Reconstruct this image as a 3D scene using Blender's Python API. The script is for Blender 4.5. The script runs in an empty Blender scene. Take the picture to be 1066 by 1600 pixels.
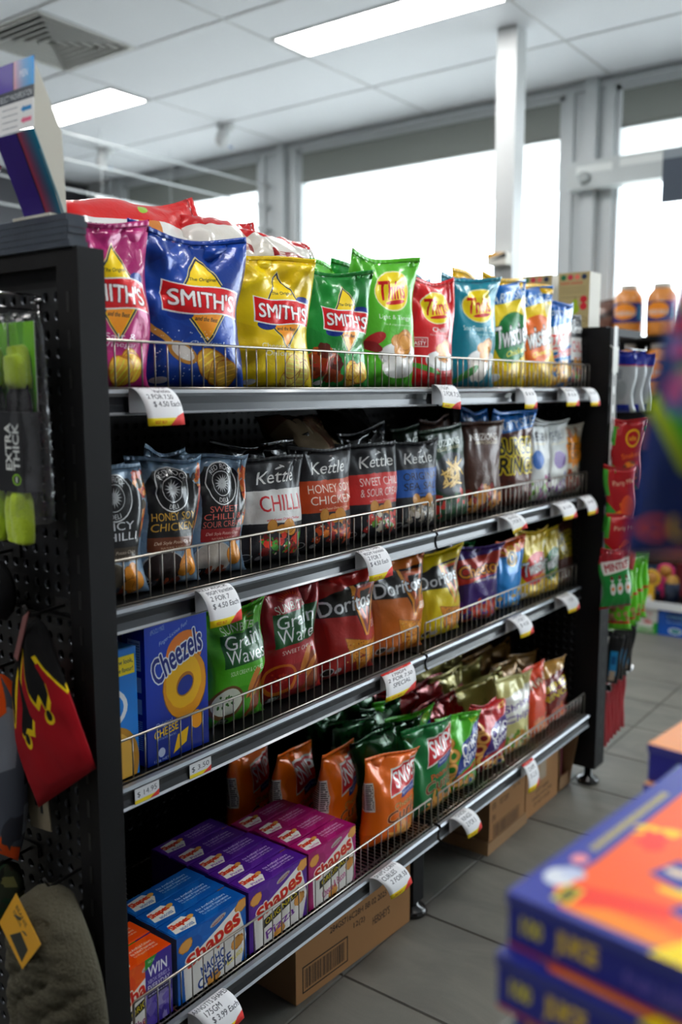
import bpy, math, random
import numpy as np
from mathutils import Vector, Matrix

# ------------------------------------------------------------------ camera, world, exposure
S = bpy.context.scene
COL = S.collection
PI = math.pi
cam_d = bpy.data.cameras.new('camera')
cam = bpy.data.objects.new('camera', cam_d)
COL.objects.link(cam)
S.camera = cam
CAM = Vector((-0.8259, -1.0389, 1.2392))
PITCH, ROLL, YAW, FPX = 0.13413, -0.00193, 0.64209, 1426.98
fw = Vector((math.cos(PITCH)*math.cos(YAW), math.cos(PITCH)*math.sin(YAW), -math.sin(PITCH)))
rt = Vector((math.sin(YAW), -math.cos(YAW), 0))
up = rt.cross(fw)
c_, s_ = math.cos(ROLL), math.sin(ROLL)
r2, u2 = c_*rt + s_*up, -s_*rt + c_*up
M = Matrix(((r2.x, u2.x, -fw.x), (r2.y, u2.y, -fw.y), (r2.z, u2.z, -fw.z))).to_4x4()
M.translation = CAM
cam.matrix_world = M
cam_d.sensor_fit = 'VERTICAL'
cam_d.sensor_height = 36.0
cam_d.lens = 36.0*FPX/1600
cam_d.clip_start = 0.02
cam_d.dof.use_dof = True
cam_d.dof.focus_distance = 1.62
cam_d.dof.aperture_fstop = 2.4

W = bpy.data.worlds.new('world')
S.world = W
W.use_nodes = True
bg = W.node_tree.nodes['Background']
bg.inputs[0].default_value = (0.86, 0.93, 1.0, 1)
bg.inputs[1].default_value = 7.0
S.view_settings.view_transform = 'Standard'
S.view_settings.look = 'None'
S.view_settings.gamma = 1.0
S.view_settings.use_curve_mapping = False
S.view_settings.exposure = 0.62
PANEL = 15.0        # emission of the ceiling panel lamps
S.cycles.max_bounces = 8
S.cycles.transparent_max_bounces = 12

# ------------------------------------------------------------------ colours, materials
def lin(c):
    return tuple((v/12.92 if v <= .04045 else ((v+.055)/1.055)**2.4) for v in c[:3])
def hx(h):
    h = h.lstrip('#')
    return tuple(int(h[i:i+2], 16)/255 for i in (0, 2, 4))
_m = {}
def mat(name, col, rough=.5, metal=0, coat=0, bump=0, bscale=60, mottle=0, emit=0, trans=0, alpha=1, spec=.5, coatr=.08, sheen=0):
    if name in _m: return _m[name]
    m = bpy.data.materials.new(name); m.use_nodes = True
    nt = m.node_tree; b = nt.nodes['Principled BSDF']
    c = lin(hx(col) if isinstance(col, str) else col)
    b.inputs['Base Color'].default_value = (*c, 1)
    b.inputs['Roughness'].default_value = rough
    b.inputs['Metallic'].default_value = metal
    b.inputs['Coat Weight'].default_value = coat
    b.inputs['Coat Roughness'].default_value = coatr
    b.inputs['Specular IOR Level'].default_value = spec
    b.inputs['Sheen Weight'].default_value = sheen
    if trans: b.inputs['Transmission Weight'].default_value = trans
    if alpha < 1: b.inputs['Alpha'].default_value = alpha
    if emit:
        b.inputs['Emission Color'].default_value = (1, .985, .96, 1)
        b.inputs['Emission Strength'].default_value = emit
    tc = nt.nodes.new('ShaderNodeTexCoord')
    if mottle or bump:
        n = nt.nodes.new('ShaderNodeTexNoise'); n.inputs['Scale'].default_value = bscale; n.inputs['Detail'].default_value = 4
        nt.links.new(tc.outputs['Object'], n.inputs['Vector'])
        if mottle:
            mx = nt.nodes.new('ShaderNodeMix'); mx.data_type = 'RGBA'
            mx.inputs[6].default_value = (*[v*(1-mottle) for v in c], 1); mx.inputs[7].default_value = (*[min(1, v*(1+mottle)) for v in c], 1)
            nt.links.new(n.outputs['Fac'], mx.inputs[0]); nt.links.new(mx.outputs[2], b.inputs['Base Color'])
        if bump:
            bp = nt.nodes.new('ShaderNodeBump'); bp.inputs['Strength'].default_value = bump; bp.inputs['Distance'].default_value = .004
            nt.links.new(n.outputs['Fac'], bp.inputs['Height']); nt.links.new(bp.outputs[0], b.inputs['Normal'])
    _m[name] = m
    return m
def img_mat(name, img, rough=.35, metal=0, coat=.5, bump=.25, bscale=45, coatr=.1, knit=False, sheen=0):
    if name in _m: return _m[name]
    m = bpy.data.materials.new(name); m.use_nodes = True
    nt = m.node_tree; b = nt.nodes['Principled BSDF']
    t = nt.nodes.new('ShaderNodeTexImage'); t.image = img; t.extension = 'EXTEND'
    nt.links.new(t.outputs[0], b.inputs['Base Color'])
    b.inputs['Roughness'].default_value = rough; b.inputs['Metallic'].default_value = metal
    b.inputs['Specular IOR Level'].default_value = .3
    b.inputs['Coat Weight'].default_value = coat; b.inputs['Coat Roughness'].default_value = coatr
    b.inputs['Sheen Weight'].default_value = sheen
    if bump:
        tc = nt.nodes.new('ShaderNodeTexCoord')
        n = nt.nodes.new('ShaderNodeTexWave' if knit else 'ShaderNodeTexNoise')
        n.inputs['Scale'].default_value = bscale
        n.inputs['Detail'].default_value = 3
        n.inputs['Distortion'].default_value = 1.2 if not knit else .6
        nt.links.new(tc.outputs['Object'], n.inputs['Vector'])
        bp = nt.nodes.new('ShaderNodeBump'); bp.inputs['Strength'].default_value = bump; bp.inputs['Distance'].default_value = .003
        nt.links.new(n.outputs['Fac'], bp.inputs['Height']); nt.links.new(bp.outputs[0], b.inputs['Normal'])
        nt.links.new(bp.outputs[0], b.inputs['Coat Normal'])
    _m[name] = m
    return m

# ------------------------------------------------------------------ printed artwork (drawn here, nothing loaded)
_tc = {}
def text_tris(s, off=0.0, shear=0.0):
    k = (s, off, shear)
    if k in _tc: return _tc[k]
    cu = bpy.data.curves.new('t', 'FONT'); cu.body = s; cu.size = 1; cu.resolution_u = 3; cu.offset = off; cu.shear = shear
    o = bpy.data.objects.new('t', cu)
    me = o.to_mesh()
    n = len(me.vertices); co = np.empty(n*3); me.vertices.foreach_get('co', co); co = co.reshape(-1, 3)[:, :2]
    me.calc_loop_triangles(); t = np.empty(len(me.loop_triangles)*3, dtype=np.int32); me.loop_triangles.foreach_get('vertices', t)
    o.to_mesh_clear(); bpy.data.objects.remove(o); bpy.data.curves.remove(cu)
    r = (co, t.reshape(-1, 3)); _tc[k] = r
    return r
class Cv:
    def __init__(s, ar, bgc, px=256, seed=1):
        s.ar = ar; s.w = px*2; s.h = int(px*2*ar)//2*2
        s.b = np.empty((s.h, s.w, 3), np.float32); s.b[:] = hx(bgc)
        s.r = np.random.RandomState(seed)
    def mask(s, m, x0, y0, col, a=1.0):
        if m.size == 0: return
        v = s.b[y0:y0+m.shape[0], x0:x0+m.shape[1]]
        c = np.array(hx(col) if isinstance(col, str) else col, np.float32)
        v[m] = v[m]*(1-a)+c*a
    def poly(s, pts, col, a=1.0):
        P = np.array(pts, float)*s.w
        x0, y0 = np.maximum(np.floor(P.min(0)).astype(int), 0); x1, y1 = np.minimum(np.ceil(P.max(0)).astype(int)+1, (s.w, s.h))
        if x1 <= x0 or y1 <= y0: return
        X = np.arange(x0, x1)+.5; Y = (np.arange(y0, y1)+.5)[:, None]
        m = np.zeros((y1-y0, x1-x0), bool)
        Q = np.roll(P, -1, 0)
        for (ax, ay), (bx, by) in zip(P, Q):
            if ay == by: continue
            m ^= ((ay > Y) != (by > Y)) & (X < (bx-ax)*(Y-ay)/(by-ay)+ax)
        s.mask(m, x0, y0, col, a)
    def rect(s, x0, y0, x1, y1, col, a=1.0): s.poly([(x0, y0), (x1, y0), (x1, y1), (x0, y1)], col, a)
    def ell(s, cx, cy, rx, ry, col, rot=0, a=1.0, wob=0, n=28):
        t = np.linspace(0, 2*PI, n, endpoint=False)
        k = 1+wob*s.r.uniform(-1, 1, n)
        x, y = rx*np.cos(t)*k, ry*np.sin(t)*k
        c, q = math.cos(rot), math.sin(rot)
        s.poly(np.stack([cx+x*c-y*q, cy+x*q+y*c], 1), col, a)
    def grad(s, y0, c0, y1, c1, x0=0, x1=1, axis=1):
        a, b = np.array(hx(c0)), np.array(hx(c1))
        if axis == 1:
            i0, i1 = int(y0*s.w), int(min(y1*s.w, s.h)); k = np.linspace(0, 1, max(1, i1-i0))[:, None, None]
            s.b[i0:i1, int(x0*s.w):int(x1*s.w)] = a*(1-k)+b*k
        else:
            j0, j1 = int(x0*s.w), int(x1*s.w); k = np.linspace(0, 1, max(1, j1-j0))[None, :, None]
            s.b[int(y0*s.w):int(y1*s.w), j0:j1] = a*(1-k)+b*k
    def txt(s, st, cx, cy, w, h, col, rot=0, shear=0, off=.008, arc=0, out=None, ow=.07, a=1.0, persp=0):
        off *= .6
        sh = 'M' in st or 'W' in st or out is not None
        o0 = 0.0 if sh else off
        co, tr = text_tris(st, o0, shear)
        if len(tr) == 0: return
        mn, mx = co.min(0), co.max(0); d = np.maximum(mx-mn, 1e-6)
        p = (co-(mn+mx)/2)/d
        x = p[:, 0]*w; y = p[:, 1]*h*(1+persp*p[:, 0])
        if arc:
            R_ = w/arc; th = x/R_; rr = R_+y
            x, y = rr*np.sin(th), rr*np.cos(th)-R_
        cc, ss = math.cos(rot), math.sin(rot)
        X = (cx+x*cc-y*ss)*s.w; Y = (cy+x*ss+y*cc)*s.w
        k = h/(.72 if st.isupper() else .95)*s.w
        b_ = (off-o0)*k if sh else 0
        def ring(r, n): return [(r*math.cos(q*2*PI/n), r*math.sin(q*2*PI/n)) for q in range(n)]
        if out:
            r = b_+ow*.8*k
            for (dx, dy) in ring(r, 10)+(ring(r*.5, 6) if r > 5 else []):
                for t in tr: s.tri(X[t]+dx, Y[t]+dy, out, a)
        for (dx, dy) in (ring(b_, 6) if b_ > .6 else [(0, 0)])+([(0, 0)] if b_ > .6 else []):
            for t in tr: s.tri(X[t]+dx, Y[t]+dy, col, a)
    def tri(s, X, Y, col, a=1.0):
        x0, x1 = max(int(X.min()), 0), min(int(X.max())+2, s.w); y0, y1 = max(int(Y.min()), 0), min(int(Y.max())+2, s.h)
        if x1 <= x0 or y1 <= y0: return
        gx = np.arange(x0, x1)+.5; gy = (np.arange(y0, y1)+.5)[:, None]
        d = [(X[(i+1) % 3]-X[i])*(gy-Y[i])-(Y[(i+1) % 3]-Y[i])*(gx-X[i]) for i in range(3)]
        m = ((d[0] >= -1e-6) & (d[1] >= -1e-6) & (d[2] >= -1e-6)) | ((d[0] <= 1e-6) & (d[1] <= 1e-6) & (d[2] <= 1e-6))
        s.mask(m, x0, y0, col, a)
    def chips(s, cx, cy, rx, ry, n, r=.07, col='e0a63c', ridge=True, rim='b06a20'):
        c = np.array(hx(col))
        for i in range(n):
            x, y = cx+s.r.uniform(-rx, rx), cy+s.r.uniform(-ry, ry); q = s.r.uniform(0, PI); rr = r*s.r.uniform(.75, 1.15)
            k = s.r.uniform(.88, 1.1); sq = s.r.uniform(.6, .9); st = s.r.get_state()
            s.ell(x, y, rr*1.06, rr*sq*1.08, rim, q); s.r.set_state(st)
            s.ell(x, y, rr, rr*sq, np.clip(c*k, 0, 1), q, wob=.04)
            if ridge:
                for j in (-.6, -.2, .2, .6):
                    ux, uy = math.cos(q), math.sin(q); L = rr*sq*math.sqrt(max(0, 1-j*j))*.85; t = rr*.045
                    mx, my = x+ux*j*rr, y+uy*j*rr
                    s.poly([(mx-uy*L-ux*t, my+ux*L-uy*t), (mx-uy*L+ux*t, my+ux*L+uy*t), (mx+uy*L+ux*t, my-ux*L+uy*t), (mx+uy*L-ux*t, my-ux*L-uy*t)], np.clip(c*k*1.22, 0, 1))
    def blobs(s, x0, y0, x1, y1, n, r, cols, a=1.0, wob=.25):
        for i in range(n):
            s.ell(s.r.uniform(x0, x1), s.r.uniform(y0, y1), r*s.r.uniform(.5, 1.2), r*s.r.uniform(.5, 1.2), cols[s.r.randint(len(cols))], s.r.uniform(0, PI), a, wob, 14)
    def lines(s, cx, cy, w, h, n, col, k=.55):
        for i in range(n):
            y = cy+h/2-(i+.5)*h/n; x = cx-w/2
            while x < cx+w/2:
                l = s.r.uniform(.02, .06)
                s.rect(x, y-h/n*k/2, min(x+l, cx+w/2), y+h/n*k/2, col); x += l+.012
    def done(s, name):
        b = s.b
        b = (b[0::2, 0::2]+b[1::2, 0::2]+b[0::2, 1::2]+b[1::2, 1::2])/4
        g_ = b.mean(-1, keepdims=True); b = np.clip(g_+(b-g_)*1.18, 0, 1)**1.12     # press inks: a little denser
        h, w = b.shape[:2]
        im = bpy.data.images.new(name, w, h)
        px = np.ones((h, w, 4), np.float32); px[..., :3] = np.clip(b, 0, 1)
        im.pixels.foreach_set(px.ravel()); im.update(); im.pack()
        return im

AR = 1.34
def jagged(x0, x1, y, amp, n, r): return [(x0+(x1-x0)*i/n, y+r.uniform(-amp, amp)) for i in range(n+1)]
def d_smiths(bgc, dark, flav, seed=3, chips='e8bd52', food=None, chili=None):
    c = Cv(AR, bgc, seed=seed)
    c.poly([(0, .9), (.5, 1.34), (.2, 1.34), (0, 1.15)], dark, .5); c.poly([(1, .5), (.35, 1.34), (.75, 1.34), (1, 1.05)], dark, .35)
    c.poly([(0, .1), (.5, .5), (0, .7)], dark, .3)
    X, Y = .58, .77
    for k, col in ((.355, 'e9d9a0'), (.34, '17264f'), (.32, 'f6d413')): c.poly([(X-k*.78, Y), (X, Y+k*1.18), (X+k*.78, Y), (X, Y-k*1.12)], col)
    c.poly([(X-.2, Y-.05), (X+.2, Y-.05), (X, Y-.35)], 'f0a63a')
    def band(g, col):
        t = np.linspace(-1, 1, 12)
        c.poly([(X+v*(.34+g), Y+.115+g-.03*v+.02*math.sin(v*3)) for v in t]+[(X+v*(.34+g), Y-.115-g-.02*v+.02*math.sin(v*3)) for v in t[::-1]], col)
    c.ell(X+.25, Y+.13, .09, .05, '22408f'); c.ell(X-.22, Y-.14, .1, .05, '22408f')
    band(.014, 'f2f2ee'); band(0, 'd3202b')
    c.txt("SMITH'S", X, Y, .6, .145, 'ffffff', out='6b1016', ow=.025, off=.035, rot=-.03)
    c.txt('The Original', X, Y+.185, .24, .04, '2a2a3a', shear=.3, rot=.06); c.txt('and the Best', X, Y-.17, .22, .036, '2a2a3a', shear=.3, rot=-.02)
    if flav[0] == 'Original':
        c.txt('Original', X, .385, .3, .05, 'dfe6f5', shear=.3)
        c.poly([(0, .62), (.05, .64), (.3, .38), (.27, .33)], 'd7a95c'); c.ell(.36, .3, .14, .085, 'b98a45', -.5); c.ell(.365, .305, .11, .06, 'ddd9d4', -.5)
        c.blobs(.1, .05, .8, .5, 70, .006, ['ffffff'])
    else:
        for i, f in enumerate(flav): c.txt(f, .45 if chili is None else .6, .42-i*.07, min(.36, .055*len(f)), .055, 'f3eef0')
    if food: c.blobs(.02, .1, .45, .42, 26, .08, food); c.blobs(.1, .15, .4, .35, 12, .04, [food[0], 'a03a20'])
    c.chips(.68, .17, .12, .06, 4, .13, chips); c.ell(.2, .06, .07, .03, 'dddddd')
    return c.done('smiths_print')
def d_thins(bgc, dark, flav, top=True):
    c = Cv(AR, bgc, seed=5)
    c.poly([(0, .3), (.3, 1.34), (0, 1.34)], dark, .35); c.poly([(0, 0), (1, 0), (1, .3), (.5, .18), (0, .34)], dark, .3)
    X, Y = .56, 1.0
    c.ell(X, Y, .3, .21, 'f5efc8', .15); c.ell(X, Y, .285, .195, 'f8dc2a', .15)
    c.txt('Thins', X, Y+.01, .46, .2, 'c9242c', rot=.1, shear=.15, off=.03)
    c.ell(X+.03, Y-.115, .17, .022, 'c9242c', .12)
    c.txt(flav, .55, .72, .032*len(flav)+.08, .06, 'eef3ee'); c.txt('Thin & crispy potato chips', .58, .65, .42, .028, 'e6efe6', shear=.3)
    c.ell(.62, .34, .33, .13, 'd8d8d8'); c.ell(.62, .355, .3, .11, 'f4f4f2'); c.chips(.62, .45, .15, .07, 7, .1, 'd9a04a', False)
    c.poly([(.02, .52), (.3, .54), (.3, .68), (.02, .66)], 'f2efe9', .0)
    if bgc == 'd02a2f':
        c.rect(.06, .5, .34, .62, 'f4efe9'); c.rect(.07, .51, .33, .61, 'c2252a'); c.txt('TASTY', .2, .545, .22, .05, 'ffffff', off=.03); c.txt('IRRESISTIBLY', .2, .59, .22, .02, 'ffffff')
        c.ell(.3, .15, .25, .06, 'c8161c', .3); c.ell(.3, .24, .28, .035, '4d9a35', -.25)
    elif bgc == '69bd3b':
        c.ell(.25, .5, .15, .06, 'b3292a', .3); c.ell(.2, .42, .14, .05, '8c1b1f', -.2); c.ell(.62, .2, .3, .1, 'f3f3f0')
    else:
        c.ell(.45, .22, .12, .15, 'efece4', .2); c.ell(.58, .2, .09, .13, 'f6f3ec', -.2); c.ell(.3, .16, .22, .05, '3f8a43', .5)
    return c.done('thins_print')
def d_twist(bgc, blob, flav, party=True, word='Twisties', out='1b2a2a'):
    c = Cv(AR, bgc, seed=7)
    c.poly([(0, .95), (1, 1.2), (1, .9), (0, .6)], 'f6e04a', .6)
    c.ell(.5, .62, .42, .3, blob, .35); c.poly([(.95, .45), (1, 1.0), (.8, 1.15), (.7, .5)], 'f3f1e6', .85)
    c.txt(word, .49, .66, .74, .26, 'ffffff', rot=.18, shear=.2, off=.03, out=out, ow=.05)
    c.txt(flav, .55, .45, .45, .07, 'f7e23a', rot=.2, shear=.3, off=.02)
    if party:
        c.poly([(0, .98), (1, 1.14), (1, 1.34), (0, 1.22)], '2477bd'); c.poly([(0, 1.22), (1, 1.34), (0, 1.34)], 'e6c021')
        c.txt('PARTY SIZE', .52, 1.13, .86, .12, 'e9f3fb', rot=.15, shear=.15, off=.02)
    c.chips(.5, .16, .42, .1, 30, .07, 'f0cc2e', False, 'c8931b'); c.ell(.15, .12, .08, .05, 'e9e9e9')
    return c.done('twist_print')
def d_kettle(band, words, wcol, food, light=False):
    c = Cv(AR, '2b2c30', seed=9)
    e = jagged(0, 1, .93, .006, 24, c.r)
    c.poly([(0, .52)]+[(1, .5)]+e[::-1], band)
    c.txt('Kettle', .56, 1.09, .56, .16, 'f2f2f0', shear=.25, off=.01, rot=.03); c.ell(.6, 1.19, .05, .012, 'e0e0e0', .3); c.ell(.64, 1.21, .03, .01, 'e0e0e0', -.5)
    y = .82
    for i, w in enumerate(words):
        h = .2 if len(words) == 1 else .11
        c.txt(w, .58, y-(i*.15)-(.06 if len(words) == 1 else 0), min(.72, .1*len(w)), h, wcol, off=.0); 
    c.txt('with Sweet Dried Chillies', .6, .555, .5, .03, wcol, shear=.3)
    c.chips(.55, .44, .2, .04, 4, .09, 'dba24c', False)
    c.blobs(.3, .12, .92, .36, 34, .055, food); c.blobs(.3, .1, .9, .35, 40, .015, food+['f0e6d0'])
    c.ell(.15, .1, .06, .045, 'c9c9c9'); c.ell(.15, .1, .05, .035, '2b2c30'); c.ell(.3, .08, .04, .03, 'b5b5b5')
    return c.done('kettle_print')
def d_redrock(words, wcol, panel, bowl, seed):
    c = Cv(AR*1.02, '8298ac', seed=seed)
    c.blobs(0, 0, 1, 1.36, 120, .09, ['93a8ba', '6d8398', 'a8bac8', '4f6376', '7f9bb4'], .5)
    c.blobs(.8, .6, 1, 1.25, 50, .05, [bowl, 'a8402a', 'c86a35', 'd89a5a'])
    c.poly([(.14, .42), (.86, .4), (.9, 1.05), (.72, 1.22), (.28, 1.22), (.12, 1.05)], '141518')
    c.poly([(.14, .40), (.86, .38), (.86, .53), (.14, .55)], panel)
    X, Y = .5, 1.04
    c.ell(X, Y, .255, .24, 'e9eaea'); c.ell(X, Y, .238, .224, '17181b'); c.ell(X, Y, .15, .14, 'e9eaea'); c.ell(X, Y, .14, .13, '1b1c20')
    for k in range(16):
        a = k*PI/8; c.poly([(X+.12*math.cos(a), Y+.11*math.sin(a)), (X+.02*math.cos(a+1.4), Y+.02*math.sin(a+1.4)), (X+.02*math.cos(a-1.4), Y+.02*math.sin(a-1.4))], 'd5d7d8')
    c.txt('RED ROCK', X, Y+.187, .36, .06, 'f0f0f0', arc=1.9, off=.02); c.txt('DELI', X, Y-.185, .15, .05, 'f0f0f0', off=.02, arc=-.6)
    y = .76
    for i, w in enumerate(words): c.txt(w, .5, y-i*(.085 if len(words) > 2 else .11), min(.68, .1*len(w)), .085 if len(words) < 3 else .068, wcol, off=.01)
    c.txt('Deli Style Potato Chips', .5, .48, .58, .045, 'e8dcd0', shear=.3, off=0); c.txt('NATURAL FLAVOURS', .5, .43, .4, .025, 'd8c8b8')
    c.ell(.35, .2, .3, .2, 'b9bcbc'); c.ell(.35, .21, .27, .18, bowl); c.chips(.72, .22, .08, .1, 5, .11, 'dc9c3e', False); c.blobs(.1, 0, .6, .08, 14, .05, ['a5532f', '7c3a22', '2f3c48'])
    c.rect(.05, .02, .2, .1, '20262c'); c.txt('90', .12, .06, .1, .05, 'c8ccd0')
    return c.done('red_rock_print')
def d_doritos(bgc, dark, seed=2):
    c = Cv(AR, bgc, seed=seed)
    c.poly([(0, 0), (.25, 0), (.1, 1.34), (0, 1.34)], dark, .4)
    c.poly([(.1, 1.0), (.42, 1.15), (.95, 1.17), (1, .8), (.86, .74), (.72, .5), (.6, .78), (.12, .82)], '15110f')
    c.poly([(.55, 1.13), (.95, 1.13), (.78, .6), (.7, .5)], dark); c.poly([(.6, 1.1), (.9, 1.1), (.76, .62)], 'c9632a'); c.poly([(.66, 1.06), (.86, 1.06), (.76, .72)], '15110f')
    for a_, b_ in (((.5, 1.15), (.72, .5)), ((1, 1.1), (.74, .5))):
        c.poly([a_, (a_[0]+.05, a_[1]), (b_[0]+.03, b_[1]), b_], 'e7a437')
    c.txt('Doritos', .52, .93, .74, .18, 'ededee', off=.035, out='0c0c0c', ow=.06, rot=.04)
    for x, y, r, q in ((.6, .36, .26, .2), (.8, .3, .22, .9), (.72, .16, .2, .5)):
        c.poly([(x+r*math.cos(q+k*2.094)*1.05, y+r*math.sin(q+k*2.094)*.85) for k in range(3)], 'a2581c')
        c.poly([(x+r*math.cos(q+k*2.094)*.97, y+r*math.sin(q+k*2.094)*.78) for k in range(3)], 'e3a03a')
    c.blobs(.45, .08, .98, .48, 80, .009, ['a8351a', 'f6d27a', '7a2a12'])
    c.ell(.22, .13, .07, .055, 'd9d9d9'); c.ell(.22, .13, .055, .042, '37302c'); c.ell(.36, .12, .05, .04, 'cfcfcf')
    c.lines(.9, .62, .12, .1, 4, 'e8e0d8')
    return c.done('doritos_print')
def d_grain(bgc, dark, flav, food):
    c = Cv(AR, bgc, seed=6)
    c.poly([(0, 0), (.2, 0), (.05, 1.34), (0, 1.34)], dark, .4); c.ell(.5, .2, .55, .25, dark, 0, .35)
    X = .56
    for k in range(11):
        a = PI*(.12+.76*k/10); c.poly([(X+.14*math.cos(a-.06), 1.16+.1*math.sin(a-.06)), (X+.22*math.cos(a), 1.16+.15*math.sin(a)), (X+.14*math.cos(a+.06), 1.16+.1*math.sin(a+.06))], 'e07f2e')
    c.txt('SUNBITES', X, 1.13, .5, .1, 'e9efe0', arc=.7, off=.01)
    c.poly([(.26, .68), (.96, .7), (.94, 1.07), (.28, 1.05)], '20602f')
    c.txt('Grain', .6, .96, .56, .16, 'ffffff', off=.01, rot=.02); c.txt('Waves', .62, .79, .62, .16, 'ffffff', off=.01, rot=-.02)
    c.txt(flav, .6, .61, .5, .05, 'eef2e6', off=0)
    c.ell(.3, .3, .24, .18, food[0], .3); c.ell(.3, .31, .2, .14, food[1], .3); c.blobs(.18, .24, .42, .38, 14, .018, [food[2]])
    for k in range(6):
        q = .9+c.r.uniform(-.3, .3); c.ell(.62+c.r.uniform(-.02, .28), .3+c.r.uniform(-.14, .2), .17, .045, '8f4c22', q); 
        c.ell(.63+c.r.uniform(-.02, .26), .3+c.r.uniform(-.14, .2), .15, .03, 'c98a4c', q)
    c.blobs(.4, .02, .98, .2, 14, .03, [dark, food[2]]); c.ell(.25, .07, .1, .045, '2b3a2b'); c.lines(.25, .07, .14, .06, 3, 'd8d8d8')
    return c.done('grain_print')
def d_word(bgc, dark, words, wcol, out=None, top=None, blob=None, food=None, foodcol=('d9903a',), rot=.1, shear=.1, seed=4, sub='', yb=.78, ww=.8, hh=.2, metalband=None, ell=None):
    c = Cv(AR, bgc, seed=seed)
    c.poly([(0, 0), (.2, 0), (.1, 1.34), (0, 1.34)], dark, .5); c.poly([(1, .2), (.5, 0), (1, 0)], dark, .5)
    if top: c.poly([(0, 1.02), (1, 1.12), (1, 1.34), (0, 1.34)], top[0]); c.txt(top[1], .52, 1.16, .84, .12, top[2], rot=.1, shear=.15, off=.02)
    if ell: c.ell(*ell)
    if blob: c.poly([(.05, yb-.26), (.95, yb-.06), (1, yb+.3), (.1, yb+.16)], blob)
    for i, w in enumerate(words): c.txt(w, .5, yb-i*(hh+.04), ww if i == 0 or len(w) > 4 else ww*.8, hh, wcol, rot=rot, shear=shear, off=.035, out=out, ow=.09)
    if sub: c.txt(sub, .56, yb-len(words)*(hh+.04)+.06, .5, .05, 'f4e8c8', rot=rot, shear=.3)
    if ell and ell[4] == '3c4046':
        for k in range(26): q = c.r.uniform(0, PI); px, py = .55+c.r.uniform(-.2, .2), .68+c.r.uniform(-.14, .14); c.ell(px, py, .14, .02, 'b98a3c', q); c.ell(px, py, .13, .014, 'e9cf8a', q)
    if food: c.chips(.6, .22, .3, .14, food, .1, foodcol[0], False)
    c.blobs(.1, .03, .9, .42, 34, .055, list(foodcol))
    return c.done('bag_print')
def d_snips(bgc, dark, sub, words):
    c = Cv(AR, bgc, seed=8)
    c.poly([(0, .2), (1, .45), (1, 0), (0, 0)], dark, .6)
    c.poly([(.3, .72), (.98, .86), (1, 1.24), (.4, 1.12)], 'e9e4dd'); c.poly([(.32, .75), (.965, .885), (.98, 1.21), (.42, 1.095)], 'c4232d')
    c.txt('SNIPS', .68, .995, .54, .24, 'ffffff', rot=.2, shear=.1, off=.03)
    c.poly([(.5, .68), (.98, .78), (.98, .88), (.52, .78)], '243f8e'); c.txt('Baked Snacks', .74, .785, .4, .04, 'e8ecf6', rot=.2)
    c.txt(words[0], .6, .6, .46, .09, 'e0762a' if bgc != 'e27a1c' else 'f2cf8a', rot=.15, off=.02, out='5a2a10', ow=.04); c.txt(words[1], .58, .46, .66, .16, '7a3417', rot=.15, shear=.2, off=.03, out='e9d9bd', ow=.05)
    for k in range(9): c.ell(.6+c.r.uniform(-.25, .3), .2+c.r.uniform(-.12, .12), .15, .035, 'c48a3c', c.r.uniform(0, 3)); c.ell(.6+c.r.uniform(-.25, .3), .2+c.r.uniform(-.12, .12), .13, .025, 'e3b062', c.r.uniform(0, 3))
    c.rect(0, .55, .08, 1.0, 'ece7df'); c.lines(.04, .78, .06, .4, 14, '554a44')
    return c.done('snips_print')
def d_rings(bgc, dark, words, blob, seed=3):
    c = Cv(AR, bgc, seed=seed)
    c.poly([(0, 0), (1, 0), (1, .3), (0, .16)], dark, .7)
    for x, y in ((.2, .72), (.16, .5), (.24, .3), (.12, .92), (.6, .2), (.4, .14)):
        c.ell(x, y, .13, .12, 'a9652a'); c.ell(x, y, .12, .11, 'e2b06a'); c.ell(x, y, .06, .055, dark)
    c.poly([(.22, .34), (1, .62), (1, 1.16), (.4, .86)], blob)
    c.txt(words[0], .66, .84, .62, .22, 'ffffff', rot=.42, off=.03, shear=.1, out='20203a', ow=.02)
    if len(words) > 1: c.txt(words[1], .68, .62, .54, .19, 'ffffff', rot=.4, off=.03, shear=.1)
    c.txt('Flavoured Snacks', .5, .48, .42, .045, 'dfe3f0', rot=.4); c.poly([(.2, .24), (1, .5), (1, .58), (.2, .31)], 'c2242c')
    c.blobs(.5, .02, 1, .2, 12, .04, ['5fae3c', '3d6db5', 'e8e2d4'])
    c.txt('HOT', .8, 1.2, .2, .08, 'e8e23a', rot=.2)
    return c.done('rings_print')
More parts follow.
